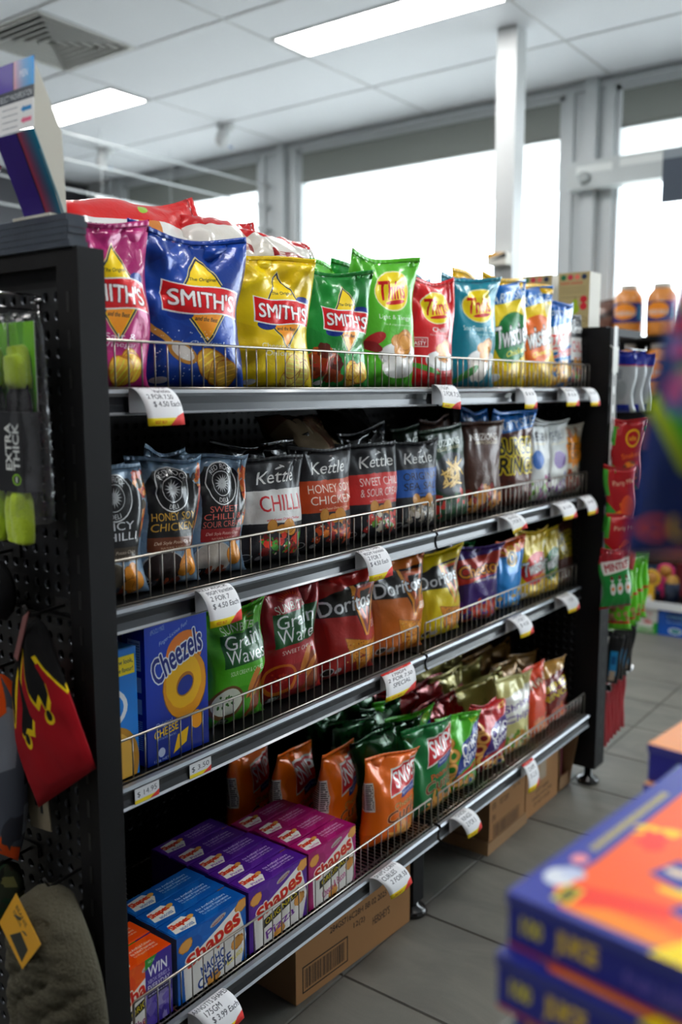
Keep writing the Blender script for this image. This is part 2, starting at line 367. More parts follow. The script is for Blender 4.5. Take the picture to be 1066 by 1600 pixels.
def d_shapes(bgc, lite, flav, fcol, orig=True, promo=False):
    c = Cv(.78, bgc, 200, seed=4)
    c.blobs(0, 0, 1, .8, 12, .12, [lite], .25)
    c.poly([(.1, .0), (.92, .0), (1, .3), (.88, .74), (.6, .62), (.08, .42)], 'f1efe9')
    for x, y in ((.12, .64), (.86, .28), (.5, .05), (.93, .7)):
        c.ell(x, y, .1, .075, 'b87a35', .3, wob=.1); c.ell(x, y, .09, .065, 'dba75e', .3, wob=.1)
    c.txt('Shapes', .52, .48, .78, .24, 'c92a22', rot=.22, off=.04, out='f3efe8', ow=.09, persp=.5); c.txt('Shapes', .52, .48, .78, .24, 'd8862a', rot=.22, off=.055, persp=.5); c.txt('Shapes', .52, .48, .77, .23, 'c0221d', rot=.22, off=.03, persp=.5)
    if orig:
        c.poly([(.22, .2), (.85, .34), (.85, .44), (.22, .31)], '23201c'); c.txt('ORIGINALS', .54, .325, .56, .07, 'e8d32e', rot=.21, off=.02); c.txt(flav, .52, .14, .5, .11, fcol, rot=.2, off=.01)
    else:
        c.txt(flav.split()[0], .5, .25, .36, .12, fcol, rot=.2, off=.03); c.txt(flav.split()[1], .52, .12, .5, .12, fcol, rot=.2, off=.03); c.txt('BIG ON FLAVOUR', .82, .12, .24, .06, 'e8d32e', rot=.2)
    c.ell(.58, .7, .12, .035, 'b9b2ac', .25); c.txt("ARNOTT'S", .58, .69, .18, .025, '8a2024', rot=.25)
    if promo:
        c.rect(.52, 0, 1, .79, '4b3a8f'); c.blobs(.52, .0, 1, .4, 14, .09, ['6a58ad', '9c93c8', 'c9c5e0'], .6)
        c.poly([(.52, .79), (.52, .66), (.62, .68), (.75, .79)], '3c8f3c'); c.txt('XBOX', .63, .735, .12, .03, 'dff0df')
        c.txt('WIN', .74, .62, .34, .12, 'f3f3f8', off=.03); c.txt('XBOX SERIES X', .76, .51, .4, .045, 'd9d6ee'); c.txt('EVERYDAY', .76, .44, .4, .06, 'f0eff8', off=.02)
        c.rect(.55, .33, .98, .38, '2a2548'); c.lines(.76, .355, .38, .03, 1, 'c8c4e0')
    return c.done('shapes_front')
def d_shapestop(bgc, lite, flav, fcol):
    c = Cv(.3, bgc, 200, seed=5)
    c.poly([(0, 0), (.4, .3), (.2, .3), (0, .15)], lite, .4); c.poly([(.4, 0), (.7, .3), (.9, .3), (.6, 0)], lite, .3)
    c.poly([(.04, .06), (.3, .02), (.38, .14), (.3, .28), (.08, .26)], 'f1efe9')
    c.txt('Shapes', .2, .18, .26, .11, 'c0221d', off=.05, out='d8862a', ow=.03, rot=.05); c.txt(flav, .22, .08, .18, .045, fcol, off=.01)
    c.ell(.36, .2, .05, .035, 'dba75e', .3)
    for i, t in enumerate(('No Artificial Colours', 'No Added Preservatives', 'Foil Wrapped For Freshness')): c.txt(t, .68, .22-i*.06, .42, .04, 'f0eef4', off=.02)
    return c.done('shapes_top')
def d_cheezel():
    c = Cv(1.33, '1747ae', seed=2)
    c.grad(0, '0d2f86', 1.33, '1b55c8')
    c.ell(.62, .97, .3, .2, 'f0923a', .1)
    X, Y = .62, .66
    c.ell(X, Y, .36, .33, '8a5408', 0, wob=.02); c.ell(X, Y, .35, .32, 'e0a010', wob=.02); c.ell(X-.02, Y+.03, .29, .25, 'f4bf1a', wob=.03); c.ell(X, Y+.0, .15, .11, 'b97a08', .3); c.ell(X, Y-.01, .13, .085, '173c98', .3)
    c.txt('Cheezels', .5, .98, .82, .24, '1c2f80', rot=.3, off=.04, out='f3f5fa', ow=.08, arc=.35)
    c.txt('Finger-Licious Fun!', .45, 1.17, .48, .05, 'd9e2f6', rot=.3, shear=.3); c.txt('#PROUDLY MADE', .2, 1.24, .22, .05, 'c7d2ee', rot=.12)
    c.txt('Original', .27, .35, .26, .06, 'e8edf8', rot=.05); c.txt('CHEESE', .3, .28, .38, .08, 'f4c81e', off=.04, rot=.08); c.txt('FLAVOURED SNACKS', .3, .22, .3, .02, 'd8dff0')
    c.poly([(.4, .03), (.62, .1), (.66, .24), (.48, .2)], 'f2c516'); c.ell(.22, .09, .055, .045, 'cdd6ea'); c.txt('125g NET', .22, .02, .24, .03, 'dde3f2')
    c.ell(.8, .28, .1, .09, 'f0a91c')
    return c.done('cheese_ring_box')
def d_boxside(bgc, label=True):
    c = Cv(3.3, bgc, 100)
    if label: c.rect(.2, 2.2, .8, 2.9, 'ced6ea'); c.rect(.2, 1.7, .8, 2.05, 'b9c4df'); c.rect(.2, 1.2, .8, 1.55, 'b9c4df'); c.lines(.5, 2.55, .5, .6, 10, '5a6a94'); c.lines(.5, .7, .6, .7, 14, 'b9c4df')
    return c.done('box_side')
def d_bluebox():
    c = Cv(1.5, '2b86cf', seed=3)
    c.ell(.1, .85, .7, .3, 'eef0f4'); c.ell(.1, .85, .62, .24, '2e8ad2'); c.txt('Cri', .2, .85, .5, .3, 'c52a3a', off=.03); c.ell(.55, .2, .45, .42, 'b98c3a'); c.ell(.52, .2, .38, .36, 'e0b860')
    c.rect(.5, 1.2, .96, 1.42, 'f0d92e'); c.txt('New look,', .73, 1.35, .4, .06, '23365c'); c.txt('same flavour!', .73, 1.26, .4, .05, '23365c')
    return c.done('blue_box')
def d_tag(lines_, red=False, ar=1.15):
    c = Cv(ar, 'f1f2f4', 128, seed=len(lines_[0]))
    n = len(lines_)
    for i, (t, x, w) in enumerate(lines_):
        c.txt(t, x, ar-.1-(ar-.36)*(i+.3)/n, w*1.15, .15*min(1.2, 3.6/n), '20222c', off=.0, shear=.12, rot=c.r.uniform(-.06, .05))
    c.rect(0, 0, 1, .13, 'f2dc2c'); c.poly([(.6, 0), (1, 0), (1, .3)], 'f3f3f3'); c.poly([(.55, 0), (1, 0), (1, .22), (.8, .16)], 'd94c48'); c.txt('BEST BUY', .32, .06, .3, .05, 'cf5b2c')
    if red: c.rect(0, ar-.2, 1, ar, 'd2453f'); c.txt('SPECIAL', .5, ar-.1, .5, .08, 'f5e8e6')
    return c.done('price_tag_print')
def d_flat(t):
    c = Cv(.5, 'dfe0e2', 128, seed=3); c.txt(t, .5, .29, .8, .2, '30333c', off=-.01, rot=.04); c.rect(0, 0, 1, .12, 'e6d22c'); c.poly([(.6, 0), (1, .2), (1, 0)], 'd0453c')
    return c.done('flat_price')
def d_carton(ar, words, code=True, seed=2):
    c = Cv(ar, 'a8825c', 400, seed=seed); c.r = np.random.RandomState(seed)
    for (t, x, y, w, h) in words: c.txt(t, x, y, w, h, '2f2620', off=.01)
    if code:
        x0, y0, x1, y1 = code
        c.rect(x0, y0, x1, y1, '2a221d'); c.rect(x0+.008, y0+.008, x1-.008, y1-.008, 'a8825c'); x = x0+.02
        while x < x1-.03:
            w = c.r.uniform(.002, .008); c.rect(x, y0+.02, x+w, y1-.02, '2a221d'); x += w+c.r.uniform(.003, .008)
    return c.done('carton_print')

# ------------------------------------------------------------------ geometry helpers
def tag(o, label=None, cat=None, group=None, kind=None):
    if label: o['label'] = label
    if cat: o['category'] = cat
    if group: o['group'] = group
    if kind: o['kind'] = kind
    return o
def link(name, me, parent=None, loc=None, rot=None):
    o = bpy.data.objects.new(name, me); COL.objects.link(o)
    if parent: o.parent = parent
    if loc is not None: o.location = loc
    if rot is not None: o.rotation_euler = rot if not isinstance(rot, (int, float)) else (0, 0, rot)
    return o
def empty(name, loc=(0, 0, 0), rot=(0, 0, 0)):
    o = bpy.data.objects.new(name, None); COL.objects.link(o); o.location = loc
    o.rotation_euler = rot if not isinstance(rot, (int, float)) else (0, 0, rot); o.empty_display_size = .05
    return o
class MB:
    def __init__(s): s.v = []; s.f = []; s.m = []; s.uv = {}; s.sm = []
    def add(s, vs, fs, mi=0, smooth=False, uvs=None):
        o = len(s.v); s.v += [tuple(v) for v in vs]
        for i, f in enumerate(fs):
            if uvs: s.uv[len(s.f)] = uvs[i]
            s.f.append([a+o for a in f]); s.m.append(mi); s.sm.append(smooth)
        return s
    def box(s, x0, y0, z0, x1, y1, z1, mi=0, mis=None, uv=False, bev=0):
        vs = [(x, y, z) for z in (z0, z1) for y in (y0, y1) for x in (x0, x1)]
        fs = [(0, 1, 5, 4), (1, 3, 7, 5), (3, 2, 6, 7), (2, 0, 4, 6), (4, 5, 7, 6), (2, 3, 1, 0)]  # front right back left top bottom
        q = [(0, 0), (1, 0), (1, 1), (0, 1)]
        for k, f in enumerate(fs):
            o = len(s.v); s.v += [vs[i] for i in f]; s.uv[len(s.f)] = q; s.f.append([o, o+1, o+2, o+3]); s.m.append(mis[k] if mis else mi); s.sm.append(False)
        return s
    def hexa(s, p, mi=0):
        fs = [(0, 1, 5, 4), (1, 3, 7, 5), (3, 2, 6, 7), (2, 0, 4, 6), (4, 5, 7, 6), (2, 3, 1, 0)]
        return s.add(p, fs, mi)
    def tube(s, pts, r, n=6, mi=0, cap=True, closed=False):
        P = [Vector(p) for p in pts]; o = len(s.v); N = len(P); rs = r if isinstance(r, (list, tuple)) else [r]*N
        ref = None
        for i, p in enumerate(P):
            a = P[(i-1) % N] if closed else P[max(i-1, 0)]; b = P[(i+1) % N] if closed else P[min(i+1, N-1)]
            t = (b-a).normalized()
            if ref is None: ref = Vector((0, 0, 1)) if abs(t.z) < .9 else Vector((1, 0, 0))
            u = t.cross(ref).normalized(); w = u.cross(t).normalized(); ref = w
            for k in range(n):
                q = 2*PI*k/n; s.v.append(tuple(p+(u*math.cos(q)+w*math.sin(q))*rs[i]))
        for i in range(N if closed else N-1):
            j = (i+1) % N
            for k in range(n):
                k2 = (k+1) % n; s.f.append([o+i*n+k, o+i*n+k2, o+j*n+k2, o+j*n+k]); s.m.append(mi); s.sm.append(n > 4)
        if cap and not closed:
            s.f.append([o+k for k in range(n)][::-1]); s.m.append(mi); s.sm.append(False); s.f.append([o+(N-1)*n+k for k in range(n)]); s.m.append(mi); s.sm.append(False)
        return s
    def lathe(s, prof, n=20, mi=0, c=(0, 0, 0), ax='z', cap=True):
        o = len(s.v)
        for (r, z) in prof:
            for k in range(n):
                q = 2*PI*k/n; p = (r*math.cos(q), r*math.sin(q), z)
                if ax == 'x': p = (p[2], p[0], p[1])
                if ax == 'y': p = (p[0], p[2], p[1])
                s.v.append((p[0]+c[0], p[1]+c[1], p[2]+c[2]))
        for i in range(len(prof)-1):
            for k in range(n):
                k2 = (k+1) % n; s.f.append([o+i*n+k, o+i*n+k2, o+(i+1)*n+k2, o+(i+1)*n+k]); s.uv[len(s.f)-1] = [(k/n, i/(len(prof)-1)), ((k+1)/n, i/(len(prof)-1)), ((k+1)/n, (i+1)/(len(prof)-1)), (k/n, (i+1)/(len(prof)-1))]; s.m.append(mi); s.sm.append(True)
        if cap:
            s.f.append([o+k for k in range(n)][::-1]); s.m.append(mi); s.sm.append(False)
            s.f.append([o+(len(prof)-1)*n+k for k in range(n)]); s.m.append(mi); s.sm.append(False)
        return s
    def mesh(s, name, mats):
        me = bpy.data.meshes.new(name); me.from_pydata(s.v, [], s.f)
        for m in (mats if isinstance(mats, (list, tuple)) else [mats]): me.materials.append(m)
        me.polygons.foreach_set('material_index', s.m); me.polygons.foreach_set('use_smooth', s.sm)
        if s.uv:
            uv = me.uv_layers.new(name='UVMap').data
            for i, c in s.uv.items():
                p = me.polygons[i]
                for k, li in enumerate(p.loop_indices): uv[li].uv = c[k]
        me.update(); return me
    def build(s, name, mats, parent=None, loc=None, rot=None):
        return link(name, s.mesh(name, mats), parent, loc, rot)
def add_bevel(o, w=.002, seg=2):
    m = o.modifiers.new('edge', 'BEVEL'); m.width = w; m.segments = seg; m.limit_method = 'ANGLE'; m.angle_limit = .6
    return o

# ------------------------------------------------------------------ crisp bags and other soft packs
def grid_mesh(name, co_f, co_b, uv_f, mats, nu, nv, back_u=.03, mi=(0, 0)):
    """two sheets of (nv+1)x(nu+1) points that share their rim"""
    n = (nu+1)*(nv+1)
    V = np.concatenate([co_f.reshape(-1, 3), co_b.reshape(-1, 3)])
    idx = np.arange(n).reshape(nv+1, nu+1)
    bidx = idx+n
    bidx[:, 0] = idx[:, 0]; bidx[:, -1] = idx[:, -1]; bidx[0] = idx[0]; bidx[-1] = idx[-1]
    def quads(a): return np.stack([a[:-1, :-1], a[:-1, 1:], a[1:, 1:], a[1:, :-1]], -1).reshape(-1, 4)
    Fq = quads(idx); Bq = quads(bidx)[:, ::-1]
    faces = np.concatenate([Fq, Bq])
    me = bpy.data.meshes.new(name); me.from_pydata(V.tolist(), [], faces.tolist())
    for m in mats: me.materials.append(m)
    UV = np.concatenate([uv_f.reshape(-1, 2), np.stack([np.full(n, back_u), uv_f.reshape(-1, 2)[:, 1]], 1)])
    uvi = np.concatenate([Fq, (idx.reshape(-1)[0]+quads(idx))[:, ::-1]+n])
    lay = me.uv_layers.new(name='UVMap'); lay.data.foreach_set('uv', UV[uvi.reshape(-1)].astype(np.float32).ravel())
    me.polygons.foreach_set('use_smooth', [True]*len(faces))
    me.polygons.foreach_set('material_index', [mi[0]]*len(Fq)+[mi[1]]*len(Bq))
    me.update(); return me
def bag_shape(w, h, t, seed, crum=1.0, ears=.02, slump=0):
    r = np.random.RandomState(seed)
    cr = []
    for i in range(24):
        corner = r.rand() < .6
        if corner: sx, tz = r.choice([-1, 1])*r.uniform(.5, 1.0), r.choice([.04, .96, .97])
        else: sx, tz = r.uniform(-.8, .8), r.uniform(.2, .9)
        ang = r.uniform(0, PI) if not corner else math.atan2((.5-tz)*h, -sx*w*.5)+r.uniform(-.7, .7)
        cr.append((sx*w/2, tz*h, math.cos(ang), math.sin(ang), r.uniform(.006, .014)*(w/.19), r.uniform(.04, .11)*(w/.19), r.choice([-1, 1])*r.uniform(.0018, .0055)*crum*(w/.19)))
    ph = r.uniform(0, 6, 6); e1, e2 = r.uniform(-.01, .04, 2)
    def f(s, q, side):
        """s in -1..1 across, q in 0..1 up; side -1 front, +1 back"""
        g = np.minimum(1, np.maximum(q, 0)/.13)**.55*np.minimum(1, np.maximum(.968-q, 0)/.42)**.72
        low = 1+.22*(.35-q)
        d = t/2*g*low*np.maximum(1-np.abs(s)**3.2, 0)**.8
        x = s*w/2*(1-.085*g-.03*np.sin(q*5+ph[0])*0)
        x = x+.004*np.sin(q*9+ph[1])*np.abs(s)*crum
        z = q*h*(1-.03)+ears*h*(np.abs(s)**2.4)*np.clip((q-.55)/.45, 0, 1)**2
        z = z+e1*h*np.clip(s, 0, 1)**2*np.clip((q-.6)/.4, 0, 1)**2+e2*h*np.clip(-s, 0, 1)**2*np.clip((q-.6)/.4, 0, 1)**2+.012*h*crum*np.sin(s*3+ph[2])*np.clip((q-.6)/.4, 0, 1)
        rim = np.clip((1-np.abs(s))*5, 0, 1)
        y = side*d
        X, Z = s*w/2, q*h
        for (cx, cz, ux, uz, wd, ln, am) in cr:
            dd = (X-cx)*-uz+(Z-cz)*ux; ee = (X-cx)*ux+(Z-cz)*uz
            k = am*np.exp(-(dd/wd)**2)*np.exp(-((ee-ln*.8)/ln)**2)*(1-.62*np.exp(-((s)/.62)**4-((q-.5)/.3)**4))
            y = y+side*-k*(.35+.65*rim)
        y = y+side*.0032*crum*np.sin(s*11+ph[3]+3*np.sin(s*3+ph[4]))*np.clip((q-.6)/.35, 0, 1)*rim
        y = y+side*.002*crum*np.sin(s*14+ph[5])*np.clip((.22-q)/.2, 0, 1)*rim
        y = y+.010*crum*np.sin(s*2.2+ph[3])*np.clip((q-.75)/.25, 0, 1)**1.5     # wave of the top seal
        y = y-slump*(q**2)
        return np.stack([x, y, z], -1)
    return f
_bagmesh = {}
def bag(label, m, w, h, t, x, y, z, yaw=0, lean=0, roll=0, seed=1, crum=1.0, slump=0, group=None, cat='chip bag', name='chip_bag', nu=22, nv=30, rot=None, share=None):
    key = share
    if key and key in _bagmesh: body_me, seal_me = _bagmesh[key]
    else:
        f = bag_shape(w, h, t, seed, crum, slump=slump)
        s = np.linspace(-1, 1, nu+1); s = np.sign(s)*np.abs(s)**.85
        q = np.concatenate([np.linspace(0, .1, 5)[:-1], np.linspace(.1, .968, nv-3)])
        Sg, Q = np.meshgrid(s, q)
        uv = np.stack([(Sg+1)/2, Q], -1)
        F_, B_ = f(Sg, Q, -1), f(Sg, Q, 1)
        for e in (0, -1):
            mid = (F_[e]+B_[e])/2; F_[e] = mid; B_[e] = mid
        for e in (0, -1):
            mid = (F_[:, e]+B_[:, e])/2; F_[:, e] = mid; B_[:, e] = mid
        body_me = grid_mesh('pouch', F_, B_, uv, [m], nu, len(q)-1)
        # crimped top seal, thin and finely ridged
        n2 = 56; s2 = np.linspace(-1, 1, n2+1); q2 = np.linspace(.966, 1.0, 4); S2, Q2 = np.meshgrid(s2, q2)
        mid = (f(S2, Q2, -1)+f(S2, Q2, 1))/2; th = .0007
        rid = (.0006*np.sin(np.arange(n2+1)*PI/2*1.0+.7))[None, :]
        Fr = mid.copy(); Fr[..., 1] -= th; Fr[..., 1] += rid; Bk = mid.copy(); Bk[..., 1] += th; Bk[..., 1] += rid
        seal_me = grid_mesh('top_seal', Fr, Bk, np.stack([(S2+1)/2, Q2], -1), [m], n2, 3)
        if key: _bagmesh[key] = (body_me, seal_me)
    o = link(name, body_me, None, (x, y, z), rot if rot is not None else (lean, roll, yaw))
    link('top_seal', seal_me, o)
    return tag(o, label, cat, group)

def carton(label, x0, y0, z0, w, d, h, mats, yaw=0, cat='box', name='carton', group=None, mis=(1, 0, 0, 2, 3, 0), flaps=True, bev=.0015):
    """box of printed card: front face slot 1, left side slot 2, top slot 3; with glued flap seams as parts"""
    b = MB().box(0, 0, 0, w, d, h, mis=list(mis))
    o = b.build(name, mats, None, (x0, y0, z0), yaw); add_bevel(o, bev, 2)
    if flaps:
        f = MB().box(.002, .0025, h+.0001, w-.002, d*.92, h+.0009, mis=[0, 0, 0, 0, 3 if len(mats) > 3 else 0, 0]); fo = f.build('top_flap', mats, o); 
    return tag(o, label, cat, group)

# ================================================================== THE SETTING
CH = 2.9            # ceiling height
XW = 4.19           # window wall plane (faces the shop, -X)
white_paint = mat('white_paint', 'c9cbcc', .5, bump=.05)
frame_mat = mat('white_aluminium_frame', 'c4c9cb', .35, mottle=.03)
tbar = mat('ceiling_bar', 'c6c8ca', .5)
tile_m = mat('ceiling_tile', 'e4e7ec', .75, bump=.12, bscale=180, mottle=.03)
# floor: slate-look porcelain tiles, each an object, recessed joints
def floor_mat():
    m = bpy.data.materials.new('slate_tile'); m.use_nodes = True; nt = m.node_tree; b = nt.nodes['Principled BSDF']
    tc = nt.nodes.new('ShaderNodeTexCoord'); mp = nt.nodes.new('ShaderNodeMapping'); mp.inputs['Scale'].default_value = (5, 2.2, 1); mp.inputs['Rotation'].default_value = (0, 0, .18)
    geo = nt.nodes.new('ShaderNodeNewGeometry')
    oi = nt.nodes.new('ShaderNodeObjectInfo')
    nt.links.new(geo.outputs['Position'], mp.inputs[0])
    n = nt.nodes.new('ShaderNodeTexNoise'); n.inputs['Scale'].default_value = 1.5; n.inputs['Detail'].default_value = 8; n.inputs['Roughness'].default_value = .62; n.inputs['Distortion'].default_value = .9
    nt.links.new(mp.outputs[0], n.inputs[0])
    n2 = nt.nodes.new('ShaderNodeTexNoise'); n2.inputs['Scale'].default_value = 420; n2.inputs['Detail'].default_value = 2
    nt.links.new(geo.outputs['Position'], n2.inputs[0])
    w = nt.nodes.new('ShaderNodeTexWave'); w.inputs['Scale'].default_value = .55; w.inputs['Distortion'].default_value = 9; w.inputs['Detail'].default_value = 4; w.wave_profile = 'SAW'
    nt.links.new(mp.outputs[0], w.inputs[0])
    r = nt.nodes.new('ShaderNodeValToRGB'); r.color_ramp.elements[0].position = .3; r.color_ramp.elements[1].position = .75
    r.color_ramp.elements[0].color = (*lin(hx('65645f')), 1); r.color_ramp.elements[1].color = (*lin(hx('7e7c74')), 1)
    ad = nt.nodes.new('ShaderNodeMath'); ad.operation = 'ADD'; mu = nt.nodes.new('ShaderNodeMath'); mu.operation = 'MULTIPLY'; mu.inputs[1].default_value = .25
    nt.links.new(n2.outputs['Fac'], mu.inputs[0]); nt.links.new(n.outputs['Fac'], ad.inputs[0]); nt.links.new(mu.outputs[0], ad.inputs[1])
    a3 = nt.nodes.new('ShaderNodeMath'); a3.operation = 'SUBTRACT'; a3.inputs[1].default_value = .1; nt.links.new(ad.outputs[0], a3.inputs[0])
    nt.links.new(a3.outputs[0], r.inputs[0]); nt.links.new(r.outputs[0], b.inputs['Base Color'])
    hs = nt.nodes.new('ShaderNodeMath'); hs.operation = 'ADD'; nt.links.new(w.outputs['Fac'], hs.inputs[0]); nt.links.new(n.outputs['Fac'], hs.inputs[1])
    bp = nt.nodes.new('ShaderNodeBump'); bp.inputs['Strength'].default_value = .35; bp.inputs['Distance'].default_value = .005
    nt.links.new(hs.outputs[0], bp.inputs['Height']); nt.links.new(bp.outputs[0], b.inputs['Normal'])
    b.inputs['Roughness'].default_value = .5
    return m
fl = tag(MB().box(-3.2, -3.4, -.1, XW+.1, 5.3, -.004).build('floor', mat('grout', '63605a', .9)), kind='structure')
slate = floor_mat()
tm = {}
JX, JY = .915, .035     # a joint crossing measured in the photograph
for i in range(-14, 12):
    for j in range(-6, 9):
        x0, x1 = JX+i*.3, JX+(i+1)*.3; y0, y1 = JY+j*.6-.6*0, JY+(j+1)*.6
        
        x0, x1 = max(x0, -3.2), min(x1, XW); y0, y1 = max(y0, -3.4), min(y1, 5.3)
        if x1-x0 < .02 or y1-y0 < .02: continue
        g = .0018; k = (round(x1-x0, 3), round(y1-y0, 3))
        if k not in tm:
            a, b_ = k; a -= 2*g; b_ -= 2*g
            tm[k] = MB().hexa([(0, 0, -.006), (a, 0, -.006), (0, b_, -.006), (a, b_, -.006), (.002, .002, 0), (a-.002, .002, 0), (.002, b_-.002, 0), (a-.002, b_-.002, 0)]).mesh('tile', slate)
        link('tile', tm[k], fl, (x0+g, y0+g, 0))
# ceiling: plate above, lay-in tiles, T bars
ceil = tag(MB().box(-3.2, -3.4, CH+.02, XW+.1, 5.3, CH+.1).build('ceiling', white_paint), kind='structure')
GX = [2.385+.588*k for k in range(-9, 4)]+[XW]; GY = [.885+1.134*k for k in range(-3, 4)]+[5.3]
LIGHTS = [(2.69, .893, 2.972, 2.0), (2.69, 3.19, 2.972, 4.27), (.34, .893, .622, 2.0), (.34, -1.37, .622, -.26), (2.69, -1.37, 2.972, -.26), (-1.42, -.25, -1.14, .86), (-2.0, 1.9, -1.72, 3.0), (.34, 3.19, .622, 4.27)]
pc = {}
bars = MB()
for i in range(len(GX)-1):
    for j in range(len(GY)-1):
        x0, x1, y0, y1 = GX[i], GX[i+1], GY[j], GY[j+1]
        if x1-x0 < .03: continue
        cells = [(y0, y1)]
        if abs(x0-1.797) < .01 and abs(y0-2.019) < .01: cells = [(y0, 2.6)]   # the diffuser takes the rest
        for (a, b_) in cells:
            hole = [L for L in LIGHTS if L[0] < x1-.02 and L[2] > x0+.02 and L[1] < b_-.05 and L[3] > a+.05]
            xa = x0
            if hole: xa = None
            if xa is None:
                L = hole[0]
                if L[0]-x0 > .03: segs = [(x0, L[0])]
                else: segs = []
                if x1-L[2] > .03: segs.append((L[2], x1))
            else: segs = [(x0, x1)]
            for (p, q_) in segs:
                k = (round(q_-p, 3), round(b_-a, 3))
                if k not in pc: pc[k] = MB().box(.004, .004, 0, k[0]-.004, k[1]-.004, .012).mesh('ceiling_tile', tile_m)
                link('panel', pc[k], ceil, (p, a, CH+.0))
for x in GX[:-1]: bars.box(x-.006, -3.4, CH-.004, x+.006, 5.3, CH+.01)
for y in GY[:-1]+[2.6]:
    bars.box((-3.2 if y != 2.6 else 1.797), y-.006, CH-.004, (XW if y != 2.6 else 2.385), y+.006, CH+.01)
tag(bars.build('ceiling_grid', tbar, ceil), kind='stuff')
lampm = mat('lamp_diffuser', 'ffffff', .4, emit=PANEL)
LBL = ['long white ceiling panel light nearest the white column', 'shorter white ceiling panel light above the reading glasses stand']
for k, (x0, y0, x1, y1) in enumerate(LIGHTS):
    t = empty('ceiling_light', ((x0+x1)/2, (y0+y1)/2, CH))
    tag(t, LBL[k] if k < 2 else 'white ceiling panel light out of the picture, '+('over the back of the near bay', 'over the aisle in front of the gondola', 'over the aisle beyond the far bay', 'above and behind the camera', 'far to the left of the gondola', 'at the back left over the white rails')[k-2], 'light', 'ceiling panel lights' if k < 2 else 'ceiling panel lights out of the picture')
    w, d = (x1-x0)/2, (y1-y0)/2
    MB().box(-w+.012, -d+.012, -.004, w-.012, d-.012, .001).build('diffuser', lampm, t)
    f = MB()
    for a in ((-w, -d, w, -d+.012), (-w, d-.012, w, d), (-w, -d+.012, -w+.012, d-.012), (w-.012, -d+.012, w, d-.012)): f.box(a[0], a[1], -.006, a[2], a[3], .015)
    f.build('frame', tbar, t)
# diffuser grille (air vent) in the ceiling
t = tag(empty('air_vent', (2.09, 2.875, CH)), 'square white louvred air conditioning vent in the ceiling', 'vent')
vm = mat('vent_white', 'd6d6d2', .5)
for k in range(6):
    R1 = .262-k*.042; R2 = R1-.026; z1_, z2_ = -.006, .010
    vs = [(-R1, -R1, z1_), (R1, -R1, z1_), (R1, R1, z1_), (-R1, R1, z1_), (-R2, -R2, z2_), (R2, -R2, z2_), (R2, R2, z2_), (-R2, R2, z2_)]
    MB().add(vs, [(0, 1, 5, 4), (1, 2, 6, 5), (2, 3, 7, 6), (3, 0, 4, 7), (4, 5, 1, 0), (5, 6, 2, 1), (6, 7, 3, 2), (7, 4, 0, 3)]).box(-R1, -R1, z1_-.004, R1, -R1+.008, z1_).box(-R1, R1-.008, z1_-.004, R1, R1, z1_).box(-R1, -R1, z1_-.004, -R1+.008, R1, z1_).box(R1-.008, -R1, z1_-.004, R1, R1, z1_).build('louvre', vm, t)
MB().box(-.285, -.25, -.003, -.255, .25, .004).box(.255, -.25, -.003, .285, .25, .004).box(-.285, .25, -.003, .285, .28, .004).box(-.285, -.28, -.003, .285, -.25, .004).build('frame', vm, t)
MB().box(-.26, -.26, .016, .26, .26, .018).build('backing', mat('vent_dark', '2c2c2c', .8), t)
# walls
tag(MB().box(-3.3, 5.3, 0, XW+.1, 5.4, CH+.1).build('wall_back', mat('dark_wall', '33343a', .5)), kind='structure')
tag(MB().box(-3.3, -3.5, 0, XW+.1, -3.4, CH+.1).build('wall_front', mat('front_wall', '8a8a8c', .7)), kind='structure')
tag(MB().box(-3.3, -3.5, 0, -3.2, 5.4, CH+.1).build('wall_left', mat('left_wall', '8f8f92', .7)), kind='structure')
# window wall: header, sill, mullions
hd = MB().box(XW, -3.4, 2.86, XW+.1, 5.3, CH+.02).box(XW-.015, -3.4, 2.845, XW+.03, 5.3, 2.885).box(XW, -3.4, 0, XW+.1, 5.3, .12)
tag(hd.build('wall_window', frame_mat), kind='structure')
def glass_mat():
    m = bpy.data.materials.new('window_glass'); m.use_nodes = True; nt = m.node_tree; nt.nodes.remove(nt.nodes['Principled BSDF'])
    t = nt.nodes.new('ShaderNodeBsdfTransparent'); t.inputs[0].default_value = (.93, .95, .95, 1); g = nt.nodes.new('ShaderNodeBsdfGlossy'); g.inputs['Roughness'].default_value = .02
    mx = nt.nodes.new('ShaderNodeMixShader'); mx.inputs[0].default_value = .05; nt.links.new(t.outputs[0], mx.inputs[1]); nt.links.new(g.outputs[0], mx.inputs[2]); nt.links.new(mx.outputs[0], nt.nodes['Material Output'].inputs[0])
    return m
glass = glass_mat()
blind_m = mat('blind_fabric', '8d918c', .8, mottle=.03)
WINS = [(3.42, 4.86), (1.15, 3.075), (-.9, .86), (-3.3, -1.0)]
for k, (y0, y1) in enumerate(WINS):
    t = tag(empty(f'window_{k+1}', (XW, (y0+y1)/2, 0)), kind='structure'); h = (y1-y0)/2
    MB().box(.04, -h, .12, .046, h, 2.845).build('pane', glass, t)
    f = MB()
    for a in ((0, -h-.0, .12, .07, -h+.028, 2.845), (0, h-.028, .12, .07, h, 2.845), (0, -h, 2.82, .07, h, 2.845), (0, -h, .12, .07, h, .15)): f.box(*a)
    f.build('frame', frame_mat, t)
    b = MB().box(.012, -h+.03, 2.64, .016, h-.03, 2.82).tube([(.014, -h+.03, 2.635), (.014, h-.03, 2.635)], .011, 8)
    b.build('blind', blind_m, t)
